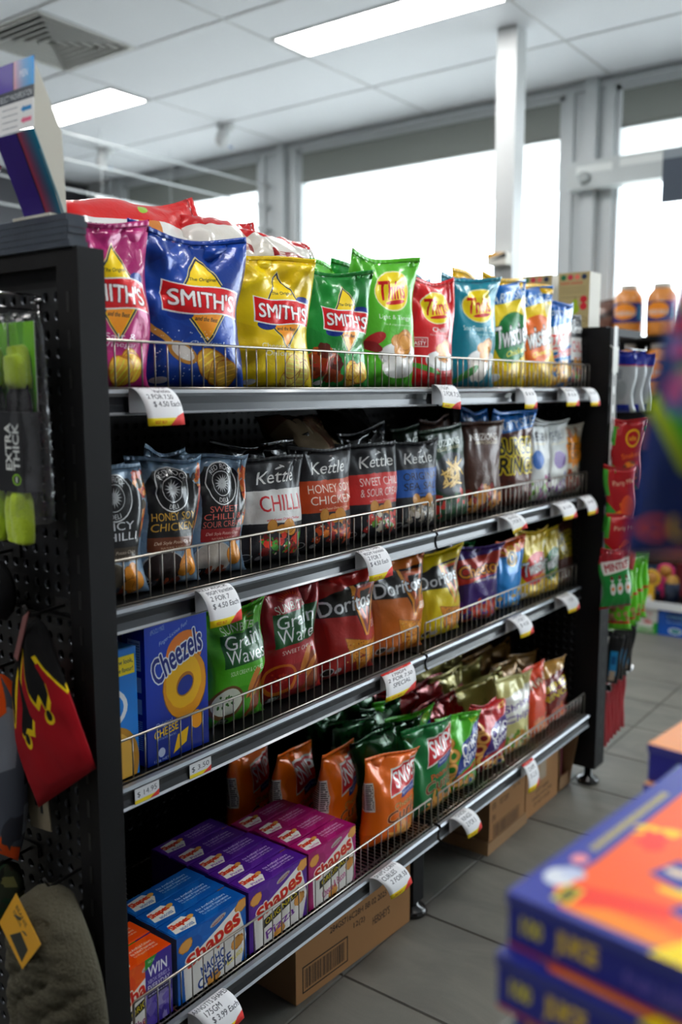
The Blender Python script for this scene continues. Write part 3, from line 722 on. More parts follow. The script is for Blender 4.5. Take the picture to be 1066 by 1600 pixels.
for k, (y0, y1, d) in enumerate([(3.075, 3.42, .0), (.86, 1.15, .0), (4.86, 5.3, 0), (-1.0, -.9, 0)]):
    m = MB().box(XW, y0, .12, XW+.09, y1, 2.86)
    if y1-y0 > .2: m.box(XW-.05, y0+.09, 0, XW, y0+.155, CH).box(XW-.02, y0+.0, .12, XW, y0+.05, 2.86).box(XW-.02, y1-.06, .12, XW, y1-.01, 2.86)
    tag(m.build(f'trim_{k+1}', frame_mat), kind='structure')
# outside: bright paving and a slatted canopy soffit
tag(MB().box(XW+.1, -30, -.3, 60, 60, -.1).build('ground', mat('pale_concrete', 'cfcdc8', .9)), kind='structure')
so = tag(MB().box(XW+.1, -8, 3.35, 8.5, 8, 3.4).build('canopy', mat('canopy_white', 'e9e9e8', .8)), kind='structure')
sl = MB().box(0, -8, 0, .12, 8, .03).mesh('slat', mat('canopy_white', 'e9e9e8'))
for k in range(27): link('slat', sl, so, (XW+.2+k*.16, 0, 3.32))
# round-cornered square column standing in the shop
o = tag(MB().box(-.05, -.05, 0, .05, .05, CH+.01).build('column', mat('column_white', 'c6c9ca', .45), None, (3.285, 1.03, 0), 0), kind='structure'); add_bevel(o, .008, 3)
# sliding-door operator rail and blind sign on the window wall
t = tag(empty('door_operator', (XW-.07, .4, 2.38)), 'grey white automatic door operator rail fixed across the window wall', 'door rail')
o = MB().box(-.06, -.9, -.07, .05, .67, .07).build('housing', mat('operator_grey', 'c3c9c9', .4), t); add_bevel(o, .012, 3)
MB().box(-.062, .42, .005, -.06, .62, .045).build('label_strip', mat('label_white', 'e8ecea', .5), t)
MB().box(-.062, .1, .015, -.06, .38, .055).build('label_strip', mat('label_white', 'e8ecea', .5), t)
MB().lathe([(.0, -.0), (.035, .004), (.032, .018), (.015, .026)], 14, ax='x').build('sensor', mat('sensor_grey', 'aab0b0', .4), t, (-.062, .57, -.02), (0, 0, PI))
t = tag(empty('hanging_sign', (3.4, .262, 2.14)), 'dark blue grey sign hanging at right edge below the door rail', 'sign')
MB().box(-.01, -.3, -.085, .01, .075, .1).build('board', mat('sign_dark', '3b4654', .5), t); MB().box(-.011, -.3, .1, .011, .075, .14).build('top_strip', mat('sign_grey', '7e8890', .5), t)
for y in (0, -.25): MB().tube([(0, y, .14), (0, y, .76)], .002, 6).build('hanger', mat('sign_grey', '7e8890'), t)
# ceiling sensors
for (x, y, lb) in ((3.6, 3.178, 'white ceiling motion sensor nearer the window mullion'), (3.512, 4.246, 'white ceiling motion sensor further back with a bluish lens')):
    t = tag(empty('ceiling_sensor', (x, y, CH)), lb, 'sensor', 'ceiling sensors')
    MB().lathe([(.0, -.001), (.055, -.001), (.055, -.025), (.04, -.035), (0, -.036)][::-1], 20, cap=False).build('base', white_paint, t)
    MB().lathe([(0, -.14), (.022, -.135), (.04, -.11), (.042, -.07), (.036, -.03), (0, -.03)], 20, cap=False).build('sensor_head', white_paint, t, None, (.25, .2, 0))
    MB().lathe([(0, -.012), (.014, -.008), (.018, 0), (0, 0.002)], 14, cap=False).build('lens', mat('lens_blue', '8aa3c8', .15), t, (.03, -.012, -.128), (.25, .2, 0))
# white rails strung along the back of the shop
for z, lb in ((2.64, 'uppermost white rail under the ceiling behind the red bags'), (2.5, 'middle white rail under the ceiling behind the red bags'), (2.342, 'third white rail down passing over the white notice'), (2.2, 'lowest white rail just behind the white notice')):
    t = tag(empty('ceiling_rail', (.5, 3.33, z)), lb, 'rail', 'white rails at the back of the shop')
    MB().tube([(0, 0, 0), (XW-.5, 0, 0)], .0055, 8).build('rod', frame_mat, t)
    for x in (0, 3.64): MB().box(x, -.012, -.012, x+.04, .012, .012).build('end_bracket', frame_mat, t)
c = Cv(.5, 'f4f4f4', 200); c.txt('PLEASE PAY HERE', .45, .3, .7, .09, 'e06a6a'); c.lines(.45, .15, .6, .08, 1, 'c9cfe0')
t = tag(empty('notice_board', (3.49, 3.9, 2.33)), 'white notice with red lettering on the dark back wall', 'notice')
MB().box(-.35, -.006, -.2, .35, .006, .16, mis=[1, 0, 0, 0, 0, 0]).build('board', [mat('label_white', 'e8ecea'), img_mat('notice', c.done('notice'), .5, bump=0)], t)
for x in (-.3, .3): MB().tube([(x, 0, .16), (x, 0, .57)], .002, 6).build('hanger', frame_mat, t)

# ================================================================== THE GONDOLA
blk = mat('black_powder_coat', '0b0b0d', .6, bump=.08, bscale=400, spec=.25)
blk2 = mat('black_panel', '08090a', .55, bump=.05, bscale=300, spec=.3)
steel = mat('zinc_wire', 'a9a39a', .28, metal=.95)
railm = mat('rail_plastic', '26292e', .32, metal=.3, coat=.35)
raile = mat('rail_edge_clear', '8f949a', .38, metal=.6, coat=.3)
rubber = mat('black_rubber', '0c0c0d', .5)
ZS = [1.2394, .9242, .6407, .2421]; YS = [0, -.003, .02, -.02]
YB = .46
G = tag(empty('gondola_shelving', (0, 0, 0)), 'black double bay gondola frame with perforated end panels and round feet', 'shelving')
def upright(x0, x1, y0, y1, z0, z1, slots='-x'):
    b = MB().box(x0, y0, z0, x1, y1, z1); o = b.build('upright', blk, G); add_bevel(o, .003, 2)
    s = MB(); z = z0+.04
    while z < z1-.05:
        if slots == '-x': s.box(x0-.0006, (y0+y1)/2-.003, z, x0+.001, (y0+y1)/2+.003, z+.026)
        elif slots == '+y': s.box((x0+x1)/2-.003, y0-.0006, z, (x0+x1)/2+.003, y0+.001, z+.026)
        z += .05
    tag(s.build('slots', rubber, o), kind='stuff')
    return o
upright(-.062, -.019, -.045, .0, .05, 1.422)
upright(1.822, 1.895, -.045, .03, .06, 1.415, '+y')
upright(.885, .93, .03, .09, .03, .24)
for (x, y) in ((-.04, -.02), (1.858, -.01), (.905, .045)):
    MB().lathe([(.0, 0), (.033, 0), (.036, .006), (.03, .016), (.014, .022), (.012, .062), (0, .062)], 22, cap=False).build('foot', mat('foot_black', '0d0d0e', .25, coat=.5), G, (x, y, 0))
for (x0, x1) in ((-.055, -.025), (1.83, 1.87)): MB().box(x0, YB-.02, .0, x1, YB+.03, 1.41).build('upright', blk, G)
# perforated panels with real holes
def peg_mesh(W_, H_, p=.025, r=.0075, t=.0015):
    b = MB(); nx, nz = int(W_/p), int(H_/p)
    key = {}
    def V(x, y, z):
        k = (round(x, 5), round(y, 5), round(z, 5))
        if k not in key: key[k] = len(b.v); b.v.append((x, y, z))
        return key[k]
    O = [(-1, -1), (0, -1), (1, -1), (1, 0), (1, 1), (0, 1), (-1, 1), (-1, 0)]
    for i in range(nx):
        for j in range(nz):
            cx, cz = (i+.5)*p, (j+.5)*p
            for k in range(8):
                k2 = (k+1) % 8; a0, a1 = -PI*.75+k*PI/4, -PI*.75+(k+1)*PI/4
                o0 = V(cx+O[k][0]*p/2, 0, cz+O[k][1]*p/2); o1 = V(cx+O[k2][0]*p/2, 0, cz+O[k2][1]*p/2)
                i0 = V(cx+r*math.cos(a0), 0, cz+r*math.sin(a0)); i1 = V(cx+r*math.cos(a1), 0, cz+r*math.sin(a1))
                j0 = V(cx+r*.8*math.cos(a0), .004, cz+r*.8*math.sin(a0)); j1 = V(cx+r*.8*math.cos(a1), .004, cz+r*.8*math.sin(a1))
                b.f += [[o0, o1, i1, i0], [i0, i1, j1, j0]]; b.m += [0, 1]; b.sm += [False, True]
    return b.mesh('peg_panel', [mat('peg_black', '0b0c0f', .45, spec=.4), mat('peg_hole_glint', '45484d', .3, metal=.8)])  # hole walls lighter than the panel, standing in for glints
pm = peg_mesh(.45, 1.325)
# local +x -> world -y for the panel that faces -X (outside left), the same mesh again inside the right end
for (x, y, lb) in ((-.050, .455, None), (1.818, .475, None)):
    o = link('perforated_panel', pm, G, (x, y, .075), (0, 0, -PI/2))
    MB().box(0, .007, 0, .45, .012, 1.325).build('backing', blk2, o)
o = link('perforated_panel', peg_mesh(.9, 1.325), G, (0, YB+.005, .075), 0); MB().box(0, .006, 0, .9, .012, 1.325).build('backing', blk2, o)
o2 = link('perforated_panel', o.data, G, (.905, YB+.005, .075), 0); MB().box(0, .006, 0, .9, .012, 1.325).build('backing', blk2, o2)
MB().box(-.062, .0, 1.4, -.02, YB+.02, 1.422).build('top_rail', blk, G); MB().box(1.815, .03, 1.4, 1.84, YB+.02, 1.415).build('top_rail', blk, G)
MB().box(-.06, .0, .92, -.052, .3, .923).build('panel_joint', blk2, G)
MB().box(-.0, YB-.03, .03, 1.8, YB+.03, .075).build('base_beam', blk, G)
# shelves, each bay one thing: deck, price rail with its edges, wire fence
wire_v = MB().tube([(0, 0, 0), (0, 0, .0672)], .00125, 6).mesh('wire', steel)
deckw = MB().tube([(0, 0, 0), (0, .40, 0)], .0013, 5).mesh('deck_wire', steel)
LV = ['top', 'second', 'third', 'bottom']
for s in range(4):
    z, y = ZS[s], YS[s]
    for bay in (0, 1):
        x0 = bay*.905; w = .895
        T = tag(empty('shelf', (x0, y, z)), f'black metal {LV[s]} shelf of the {"near left" if bay == 0 else "far right"} bay with wire fence and price rail', 'shelf', 'gondola shelves')
        d = MB().box(0, .0, -.030, w, YB-y-.005, -.027 if s == 3 else -.0025); d.box(0, YB-y-.03, -.027, w, YB-y-.005, -.0025)
        d.box(.0, .0, -.027, .004, YB-y-.01, -.0025).box(w-.004, .0, -.027, w, YB-y-.01, -.0025)
        d.build('deck', blk2, T)
        # price rail: shallow curved section swept along the bay
        pr = [(-.001, 0), (-.009, -.001), (-.0115, -.006), (-.0075, -.011), (-.006, -.022), (-.008, -.033), (-.0115, -.0360), (-.0105, -.0375), (-.004, -.035), (-.001, -.01)]
        n = len(pr); b = MB()
        b.v = [(xx, a, c) for xx in (0, w) for (a, c) in pr]
        for i in range(n):
            j = (i+1) % n; b.f.append([i, j, n+j, n+i]); b.m.append(1 if i in (0, 1, 2, 5, 6) else 0); b.sm.append(False)
        b.f += [list(range(n))[::-1], list(range(n, 2*n))]; b.m += [0, 0]; b.sm += [False, False]
        ro = b.build('price_rail', [railm, raile], T)
        # wire fence
        F = empty('wire_fence', (0, 0, 0)); F.parent = T
        xa, xb = .010, w-.010; yy = .004
        MB().tube([(xa, yy, .001), (xa, yy, .0655), (xa+.003, yy, .0685), (xb-.003, yy, .0685), (xb, yy, .0655), (xb, yy, .001)], .0022, 8).build('frame_wire', steel, F)
        MB().tube([(0, yy, .001), (w, yy, .001)], .0018, 8).build('bottom_wire', steel, F)
        nv = 35
        for k in range(1, nv): link('wire', wire_v, F, (xa+(xb-xa)*k/nv, yy+.002, .001))
        if s == 3:
            st = MB()
            for k in range(int(w/.012)): st.tube([(.006+k*.012, .002, -.001), (.006+k*.012, .43, -.001)], .0012, 4, cap=False)
            for yy2 in (.02, .2, .42): st.tube([(0, yy2, -.003), (w, yy2, -.003)], .0018, 6)
            tag(st.build('deck_wires', steel, T), kind='stuff')

# ================================================================== PRODUCTS ON THE SHELVES
_P = {}
def foil(key, img, rough=.3, coat=.5, metal=.08, bump=.25):
    if key not in _P: _P[key] = img_mat('print_'+key, img, rough, metal, coat, bump, 55, .06)
    return _P[key]
PM = {}
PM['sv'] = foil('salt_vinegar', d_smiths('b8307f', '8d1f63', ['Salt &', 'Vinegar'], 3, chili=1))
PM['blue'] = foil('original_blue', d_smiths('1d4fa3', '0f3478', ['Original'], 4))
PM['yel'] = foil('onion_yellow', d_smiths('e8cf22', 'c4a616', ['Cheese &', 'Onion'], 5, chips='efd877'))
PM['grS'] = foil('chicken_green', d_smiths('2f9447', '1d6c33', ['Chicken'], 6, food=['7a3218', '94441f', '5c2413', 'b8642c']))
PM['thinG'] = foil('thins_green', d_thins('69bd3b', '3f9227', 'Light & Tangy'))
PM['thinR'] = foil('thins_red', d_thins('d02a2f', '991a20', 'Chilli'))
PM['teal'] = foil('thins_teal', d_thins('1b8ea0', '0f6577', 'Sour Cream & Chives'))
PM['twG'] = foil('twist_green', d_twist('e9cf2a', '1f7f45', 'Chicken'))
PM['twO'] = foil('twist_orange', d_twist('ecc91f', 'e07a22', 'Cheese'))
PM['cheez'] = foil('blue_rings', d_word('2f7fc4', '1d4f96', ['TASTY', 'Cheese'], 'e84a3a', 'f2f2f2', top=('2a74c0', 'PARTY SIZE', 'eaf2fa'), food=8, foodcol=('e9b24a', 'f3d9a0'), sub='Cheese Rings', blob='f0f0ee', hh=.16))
CHF = ['b82a22', '3c8a2c', 'd84a30', '5aa33a', '7a1814']
PM['kc'] = foil('kettle_white', d_kettle('d9d8d6', ['CHILLI'], 'b8242c', CHF), .5, .25, 0, .3)
PM['kh'] = foil('kettle_orange', d_kettle('b9511f', ['HONEY SOY', 'CHICKEN'], 'f2e6da', ['c25a2a', 'a8352a', 'd98a3a', '6a2a18']), .5, .25, 0, .3)
PM['ks'] = foil('kettle_red', d_kettle('c8403c', ['SWEET CHILLI', '& SOUR CREAM'], 'f6e8e4', ['b8322a', 'e6e0d0', '6a9a3a', 'c84a3a']), .5, .25, 0, .3)
PM['kb'] = foil('kettle_blue', d_kettle('2f66ad', ['ORIGINAL', 'SEA SALT'], '15181f', ['b9b2a6', '8d8475', 'd8d4cc', 'a3987f']), .5, .25, 0, .3)
PM['rr1'] = foil('red_rock_white', d_redrock(['SPICY', 'CHILLI'], 'e6e8ea', '4a4136', '5c5648', 11))
PM['rr2'] = foil('red_rock_gold', d_redrock(['HONEY SOY', 'CHICKEN'], 'c9a44a', '6a3d22', '241412', 12))
PM['rr3'] = foil('red_rock_red', d_redrock(['SWEET', 'CHILLI &', 'SOUR CREAM'], 'd8766a', '8a1f22', 'b9b2a8', 13))
PM['inf'] = foil('veggie_green', d_word('21412e', '16301f', ['INFUZIONS'], 'e8ece6', food=0, foodcol=('c43a2c', '2a5636', '315c3a'), yb=1.12, ww=.7, hh=.1, sub='VEGGIE STRAWS', ell=(.55, .68, .4, .3, '3c4046'), rot=0), .4, .35)
PM['pr'] = foil('prawn_brown', d_word('57392c', '38221a', ['INFUZIONS'], 'e8e0d8', food=6, foodcol=('c8924a', '8a2a20', '57392c'), yb=1.12, ww=.6, hh=.1, sub='PRAWN CRACKERS', rot=0), .4, .35)
PM['br'] = foil('burger_brown', d_word('5b2a1a', '381610', ['BURGER', 'RINGS'], '181410', 'e9d52c', top=('2c80c6', 'PARTY SIZE', 'eaf2fa'), foodcol=('5b2a1a', '6b3420', '4a2015'), yb=.86, rot=0, hh=.22))
PM['br2'] = foil('burger_brown_small', d_word('4e2417', '2c120c', ['BURGER', 'RINGS'], '181410', 'e0cc2a', foodcol=('4e2417', '3c1a12'), yb=1.02, rot=0, hh=.22))
PM['v1'] = foil('vege_orange', d_word('d9dcdb', 'c2c8c8', ['VEGE'], '5a6068', foodcol=('8e4a9a', '7aa64a', 'c8d8b0', 'b9659a'), yb=1.1, ww=.5, hh=.14, rot=0, ell=(.4, .72, .2, .16, '2f6fb5'), sub='Original'), .45, .3)
PM['v2'] = foil('vege_purple', d_word('dcdedc', 'c4c9c9', ['VEGE'], '6a6f78', foodcol=('7e4690', '64386e', 'd9dcd8', '9aa0b8'), yb=1.08, ww=.5, hh=.16, rot=.1, ell=(.5, .66, .2, .15, '6b3a94'), sub='Purple'), .45, .3)
def d_turtle():
    c = Cv(AR, 'd8d2c2', seed=3); c.blobs(0, .7, 1, 1.3, 30, .09, ['c9bfa8', 'e3ddd0', '9a5a38'], .6)
    c.poly([(.5+(.46 if k % 2 else .34)*math.cos(k*PI/12), .85+(.36 if k % 2 else .26)*math.sin(k*PI/12)) for k in range(24)], 'e59a26')
    c.txt('TURTLE', .5, .92, .6, .14, '2a1d14', off=.03); c.txt('CHIPS', .52, .76, .46, .14, '2a1d14', off=.03); c.blobs(.05, .05, .95, .45, 20, .1, ['8a3a1e', '5e2818', 'a8552c'])
    return c.done('turtle')
PM['tt'] = foil('turtle', d_turtle())
PM['gw'] = foil('grain_green', d_grain('5fae32', '3c8420', 'SOUR CREAM & CHIVES', ['7a5a3a', 'dfe3d4', '3a6a2a']))
PM['gwr'] = foil('grain_red', d_grain('a6232c', '6f141c', 'SWEET CHILLI', ['c8772c', '9c1d22', 'c2452e']))
PM['dR'] = foil('corn_red', d_doritos('b5302a', '86201d', 1)); PM['dO'] = foil('corn_orange', d_doritos('c9751f', 'a35512', 2)); PM['dY'] = foil('corn_yellow', d_doritos('e6cf1c', 'bfa512', 3))
PM['chP'] = foil('puff_purple', d_word('4b2a78', '2d1950', ['Cheetos'], 'f0a41e', '15101a', food=7, foodcol=('c2461e', 'a83018', '5a2a80'), yb=.95, sub="Flamin' Hot", blob='c23a24', hh=.2))
PM['chD'] = foil('puff_dark', d_word('22181c', '120c10', ['HOT'], 'e8c41e', '5a1a10', food=3, foodcol=('7a2a18', '3a1416'), yb=1.0))
PM['chB'] = foil('rings_blue', d_word('3d9bdc', '2372b4', ['O'], '1c1c22', 'f2c21e', top=('d86a24', 'NEW', 'f2d24a'), food=2, foodcol=('3d9bdc', '66b4e6', 'e9c23a'), yb=1.0, ww=.28, hh=.26, rot=.2))
PM['twR'] = foil('twist_red', d_twist('e6c61f', 'c9261f', 'Cheese', party=False)); PM['twGn'] = foil('twist_green_small', d_twist('d8bf28', '1e7440', 'Chicken', party=False))
PM['snO'] = foil('snips_orange', d_snips('e27a1c', 'c96312', 'x', ['Cheese', 'Curls'])); PM['snG'] = foil('snips_green', d_snips('1f7a46', '135a32', 'x', ['Peanut', 'Curls']))
PM['onG'] = foil('ring_green', d_rings('58b02c', '2f7d1e', ['Onion', 'Rings'], '25408f')); PM['onR'] = foil('ring_red', d_rings('b31d26', '7d1018', ['Onion', 'Rings'], '4a2c7c'))
PM['shr'] = foil('shrimp_pale', d_word('d9d39a', 'b9b06a', ['Shrimp', 'Chips'], '6a4a9a', 'efeee2', food=6, foodcol=('d9a85c', '7aa04a', 'efe9d6'), yb=.86, blob='ecebe4', hh=.15))
PM['prO'] = foil('prawn_orange', d_word('d8572c', 'a8321a', ['PRAWN'], 'f6e6cc', '8a1a12', food=9, foodcol=('e0895a', 'c84a2c', 'f0b08a'), yb=1.05, hh=.14), .2, .9)
PM['brS'] = foil('rings_gold', d_word('7d2314', '2a1510', ['BBQ', 'RINGS'], 'e6c92a', '1c1612', top=('c9a25c', 'BBQ', 'a87f3c'), food=8, foodcol=('c2502a', 'a83a1e', 'd8834a'), yb=.85, hh=.14), .2, .9)
def plain(c_, d_, seed=1):
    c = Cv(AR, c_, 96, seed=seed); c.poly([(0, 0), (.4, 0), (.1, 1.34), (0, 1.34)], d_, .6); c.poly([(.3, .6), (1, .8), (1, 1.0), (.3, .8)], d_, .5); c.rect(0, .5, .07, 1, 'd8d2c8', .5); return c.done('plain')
for k, (a, b_) in dict(fG=('1f5a30', '123c1e'), fR=('8f1a20', '5c0f14'), fB=('b8ae6a', '8f8648'), fT=('a98652', '7d6038'), fDk=('2a2b30', '16171a'), fRR=('6f879c', '2a2f38'), fBr=('6a4636', '3c261c'), fBg=('a09078', '5a2a26')).items(): PM[k] = foil('foil_'+k, plain(a, b_), .22, .9, .35)
def d_redlie():
    c = Cv(AR, 'c4282b', seed=2); c.rect(.42, 0, 1, 1.34, 'e4e3e1'); c.poly([(.42, .62), (.42, .8), (.8, .76), (.8, .64)], 'c98a4a'); c.txt("SMITH'S", .66, .25, .34, .14, '2c3a66', rot=PI/2+.1, off=.03); c.txt('FLAVOUR', .52, .3, .26, .06, '3a3f52', rot=PI/2); c.txt('ORIGINAL', .88, .38, .3, .06, '3a3f52', rot=PI/2)
    c.txt("CHIPS", .8, 1.1, .3, .1, '2c3a66', rot=PI/2); c.ell(.25, .75, .04, .1, '9ac23a', .9); return c.done('red_bag')
PM['rl'] = foil('red_white_lying', d_redlie())
def d_redlie2():
    c = Cv(AR, 'b3262a', seed=2); c.rect(.38, 0, 1, 1.34, 'dedcd6'); 
    for k, q in enumerate(('2a8ac8', 'c23a8a', 'e6c92a', '2a2a2a')): c.rect(.6, .9+.05*k, .66, .94+.05*k, q)
    c.rect(.72, .3, .84, 1.0, '8a2024'); c.lines(.78, .6, .1, .5, 2, 'd8c8c0'); return c.done('red_bag2')
PM['rl2'] = foil('red_white_small', d_redlie2())

FR = 'chip bags in the front row'
T_ = [
 # key, label, x, w, h, thick, y, shelf, yaw, lean, roll, seed, crum
 ('sv', 'magenta salt and vinegar chip bag half hidden by the near black upright, top shelf', .052, .175, .243, .075, .06, 0, 0, -.02, .0, 11, 1),
 ('blue', 'large blue original flavour chip bag with white SMITH\'S lettering on top shelf', .230, .222, .250, .085, .066, 0, -.05, -.03, .02, 12, 1.1),
 ('yel', 'yellow onion flavour chip bag beside the blue one on top shelf', .430, .205, .238, .08, .064, 0, .0, -.03, .0, 23, 1),
 ('grS', 'mid green chip bag with roast chicken legs picture beside the yellow one', .622, .195, .232, .075, .064, 0, .02, -.02, .0, 14, 1.1),
 ('thinG', 'tall light green Thins bag with a yellow oval logo on top shelf', .790, .198, .276, .075, .062, 0, 0, -.02, .0, 15, 1),
 ('thinR', 'red Chilli Thins bag marked tasty on top shelf', .967, .19, .246, .075, .062, 0, .03, -.02, .0, 16, 1),
 ('teal', 'teal sour cream Thins bag with white garlic picture on top shelf', 1.163, .2, .27, .075, .062, 0, 0, -.02, .0, 17, 1),
 ('twG', 'yellow party size Twisties bag with a green patch, top shelf', 1.350, .185, .284, .075, .062, 0, .05, -.02, .0, 18, 1.1),
 ('twO', 'yellow party size Twisties bag with an orange patch, top shelf', 1.520, .2, .288, .08, .066, 0, 0, -.05, -.02, 19, 1.1),
 ('cheez', 'blue and white party size cheese ring bag on top shelf beside the small kettle bag', 1.665, .145, .245, .06, .055, 0, .1, -.02, .0, 20, 1),
 ('kc', 'small white and charcoal Kettle CHILLI bag at far end of top shelf', 1.752, .125, .215, .055, .05, 0, .15, -.03, .0, 21, .8),
 ('rr1', 'black and white SPICY CHILLI bag against the near upright on second shelf', .052, .125, .205, .06, .055, 1, 0, -.03, .0, 31, 1),
 ('rr2', 'black and gold HONEY SOY CHICKEN bag with dark dipping bowl, second shelf', .163, .13, .21, .06, .056, 1, .05, -.03, .03, 32, 1.1),
 ('rr3', 'black and red SWEET CHILLI bag with round white star logo, second shelf', .277, .125, .21, .06, .056, 1, .0, -.03, .03, 33, 1),
 ('kc', 'white banded Kettle CHILLI bag in the middle of near bay, second shelf', .413, .172, .198, .075, .06, 1, .0, -.04, .02, 34, .7),
 ('kh', 'orange banded Kettle HONEY SOY CHICKEN bag on second shelf', .570, .172, .206, .075, .06, 1, .0, -.04, .0, 35, .7),
 ('ks', 'red banded Kettle SWEET CHILLI and sour cream bag on second shelf', .735, .178, .206, .08, .06, 1, .0, -.04, .0, 36, .7),
 ('kb', 'blue banded Kettle SEA SALT bag on second shelf', .902, .178, .202, .08, .06, 1, .02, -.05, .0, 37, .7),
 ('inf', 'dark green veggie straws bag leaning left on second shelf', 1.052, .17, .232, .065, .055, 1, .05, -.03, -.12, 38, .8),
 ('pr', 'dark brown prawn cracker bag on second shelf', 1.216, .18, .238, .07, .06, 1, .0, -.03, .0, 39, .8),
 ('br', 'tall brown and blue party size BURGER RINGS bag on second shelf', 1.395, .185, .26, .075, .06, 1, .0, .0, .0, 40, 1),
 ('v1', 'slim white vegetable chip bag with a blue oval, second shelf', 1.535, .13, .225, .065, .055, 1, .0, -.03, .0, 41, .8),
 ('v2', 'wide white vegetable chip bag with a purple circle, second shelf', 1.650, .17, .23, .09, .065, 1, .1, -.03, .03, 42, 1.2),
 ('tt', 'cream TURTLE CHIPS bag with orange starburst at far end of second shelf', 1.758, .115, .215, .05, .045, 1, .1, -.02, .0, 43, .8),
 ('gw', 'lime green Grain Waves bag beside the cheese ring box, third shelf', .330, .15, .222, .07, .075, 2, .0, -.02, -.02, 51, 1),
 ('gwr', 'crimson SWEET CHILLI Grain Waves bag on third shelf', .485, .185, .23, .075, .08, 2, .0, -.02, -.04, 52, 1),
 ('dR', 'red Doritos bag on third shelf', .662, .205, .232, .08, .08, 2, .0, -.02, .0, 53, 1),
 ('dO', 'orange Doritos bag at the bay joint, third shelf', .858, .21, .234, .08, .08, 2, .0, -.02, .0, 54, 1),
 ('dY', 'yellow Doritos bag on third shelf', 1.045, .19, .216, .08, .078, 2, .0, -.04, -.05, 55, 1.1),
 ('chP', 'purple Flamin Hot Cheetos bag on third shelf', 1.225, .195, .205, .075, .078, 2, .0, .0, .05, 56, 1.1),
 ('chB', 'sky blue and orange puff bag with black letter O, third shelf', 1.400, .16, .195, .07, .072, 2, .1, -.02, .05, 57, 1.2),
 ('twR', 'yellow Twisties bag with red oval on third shelf', 1.545, .155, .205, .07, .072, 2, .1, -.02, .05, 58, 1.1),
 ('twGn', 'yellow Twisties bag with green oval on third shelf', 1.655, .12, .2, .055, .062, 2, .1, -.02, .0, 59, 1),
 ('br2', 'small dark brown BURGER RINGS bag at far end of third shelf', 1.755, .125, .205, .055, .062, 2, .05, -.02, -.05, 60, .8),
 ('snO', 'orange SNIPS corn curl bag foremost of its row on bottom shelf', .775, .185, .2, .08, .035, 3, .15, -.06, .12, 71, 1),
 ('snG', 'dark green SNIPS peanut curl bag on bottom shelf', .95, .18, .222, .075, .035, 3, .1, -.05, .02, 72, 1.1),
 ('onG', 'lime green Onion Rings bag with navy banner on bottom shelf', 1.085, .17, .2, .07, .035, 3, .1, -.05, .05, 73, 1.2),
 ('onR', 'metallic red Onion Rings bag with purple banner on bottom shelf', 1.24, .185, .185, .08, .038, 3, .1, -.07, .1, 74, 1.3),
 ('shr', 'pale yellow and white Shrimp Chips bag on bottom shelf', 1.395, .165, .22, .07, .035, 3, .1, -.04, .0, 75, 1),
 ('prO', 'shiny orange prawn snack bag on bottom shelf', 1.53, .14, .215, .07, .035, 3, .1, -.05, -.08, 76, 1.3),
 ('brS', 'red and gold ring snack bag at far end of bottom shelf', 1.665, .165, .2, .075, .04, 3, .05, -.05, -.1, 77, 1.2),
]
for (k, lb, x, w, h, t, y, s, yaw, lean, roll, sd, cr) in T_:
    bag(lb, PM[k], w*1.035, h, t*.9, x, y, ZS[s]+.001, yaw-.14-.05*x, lean, roll, sd, cr*(1.4 if x < .7 else 1.1), slump=.012)
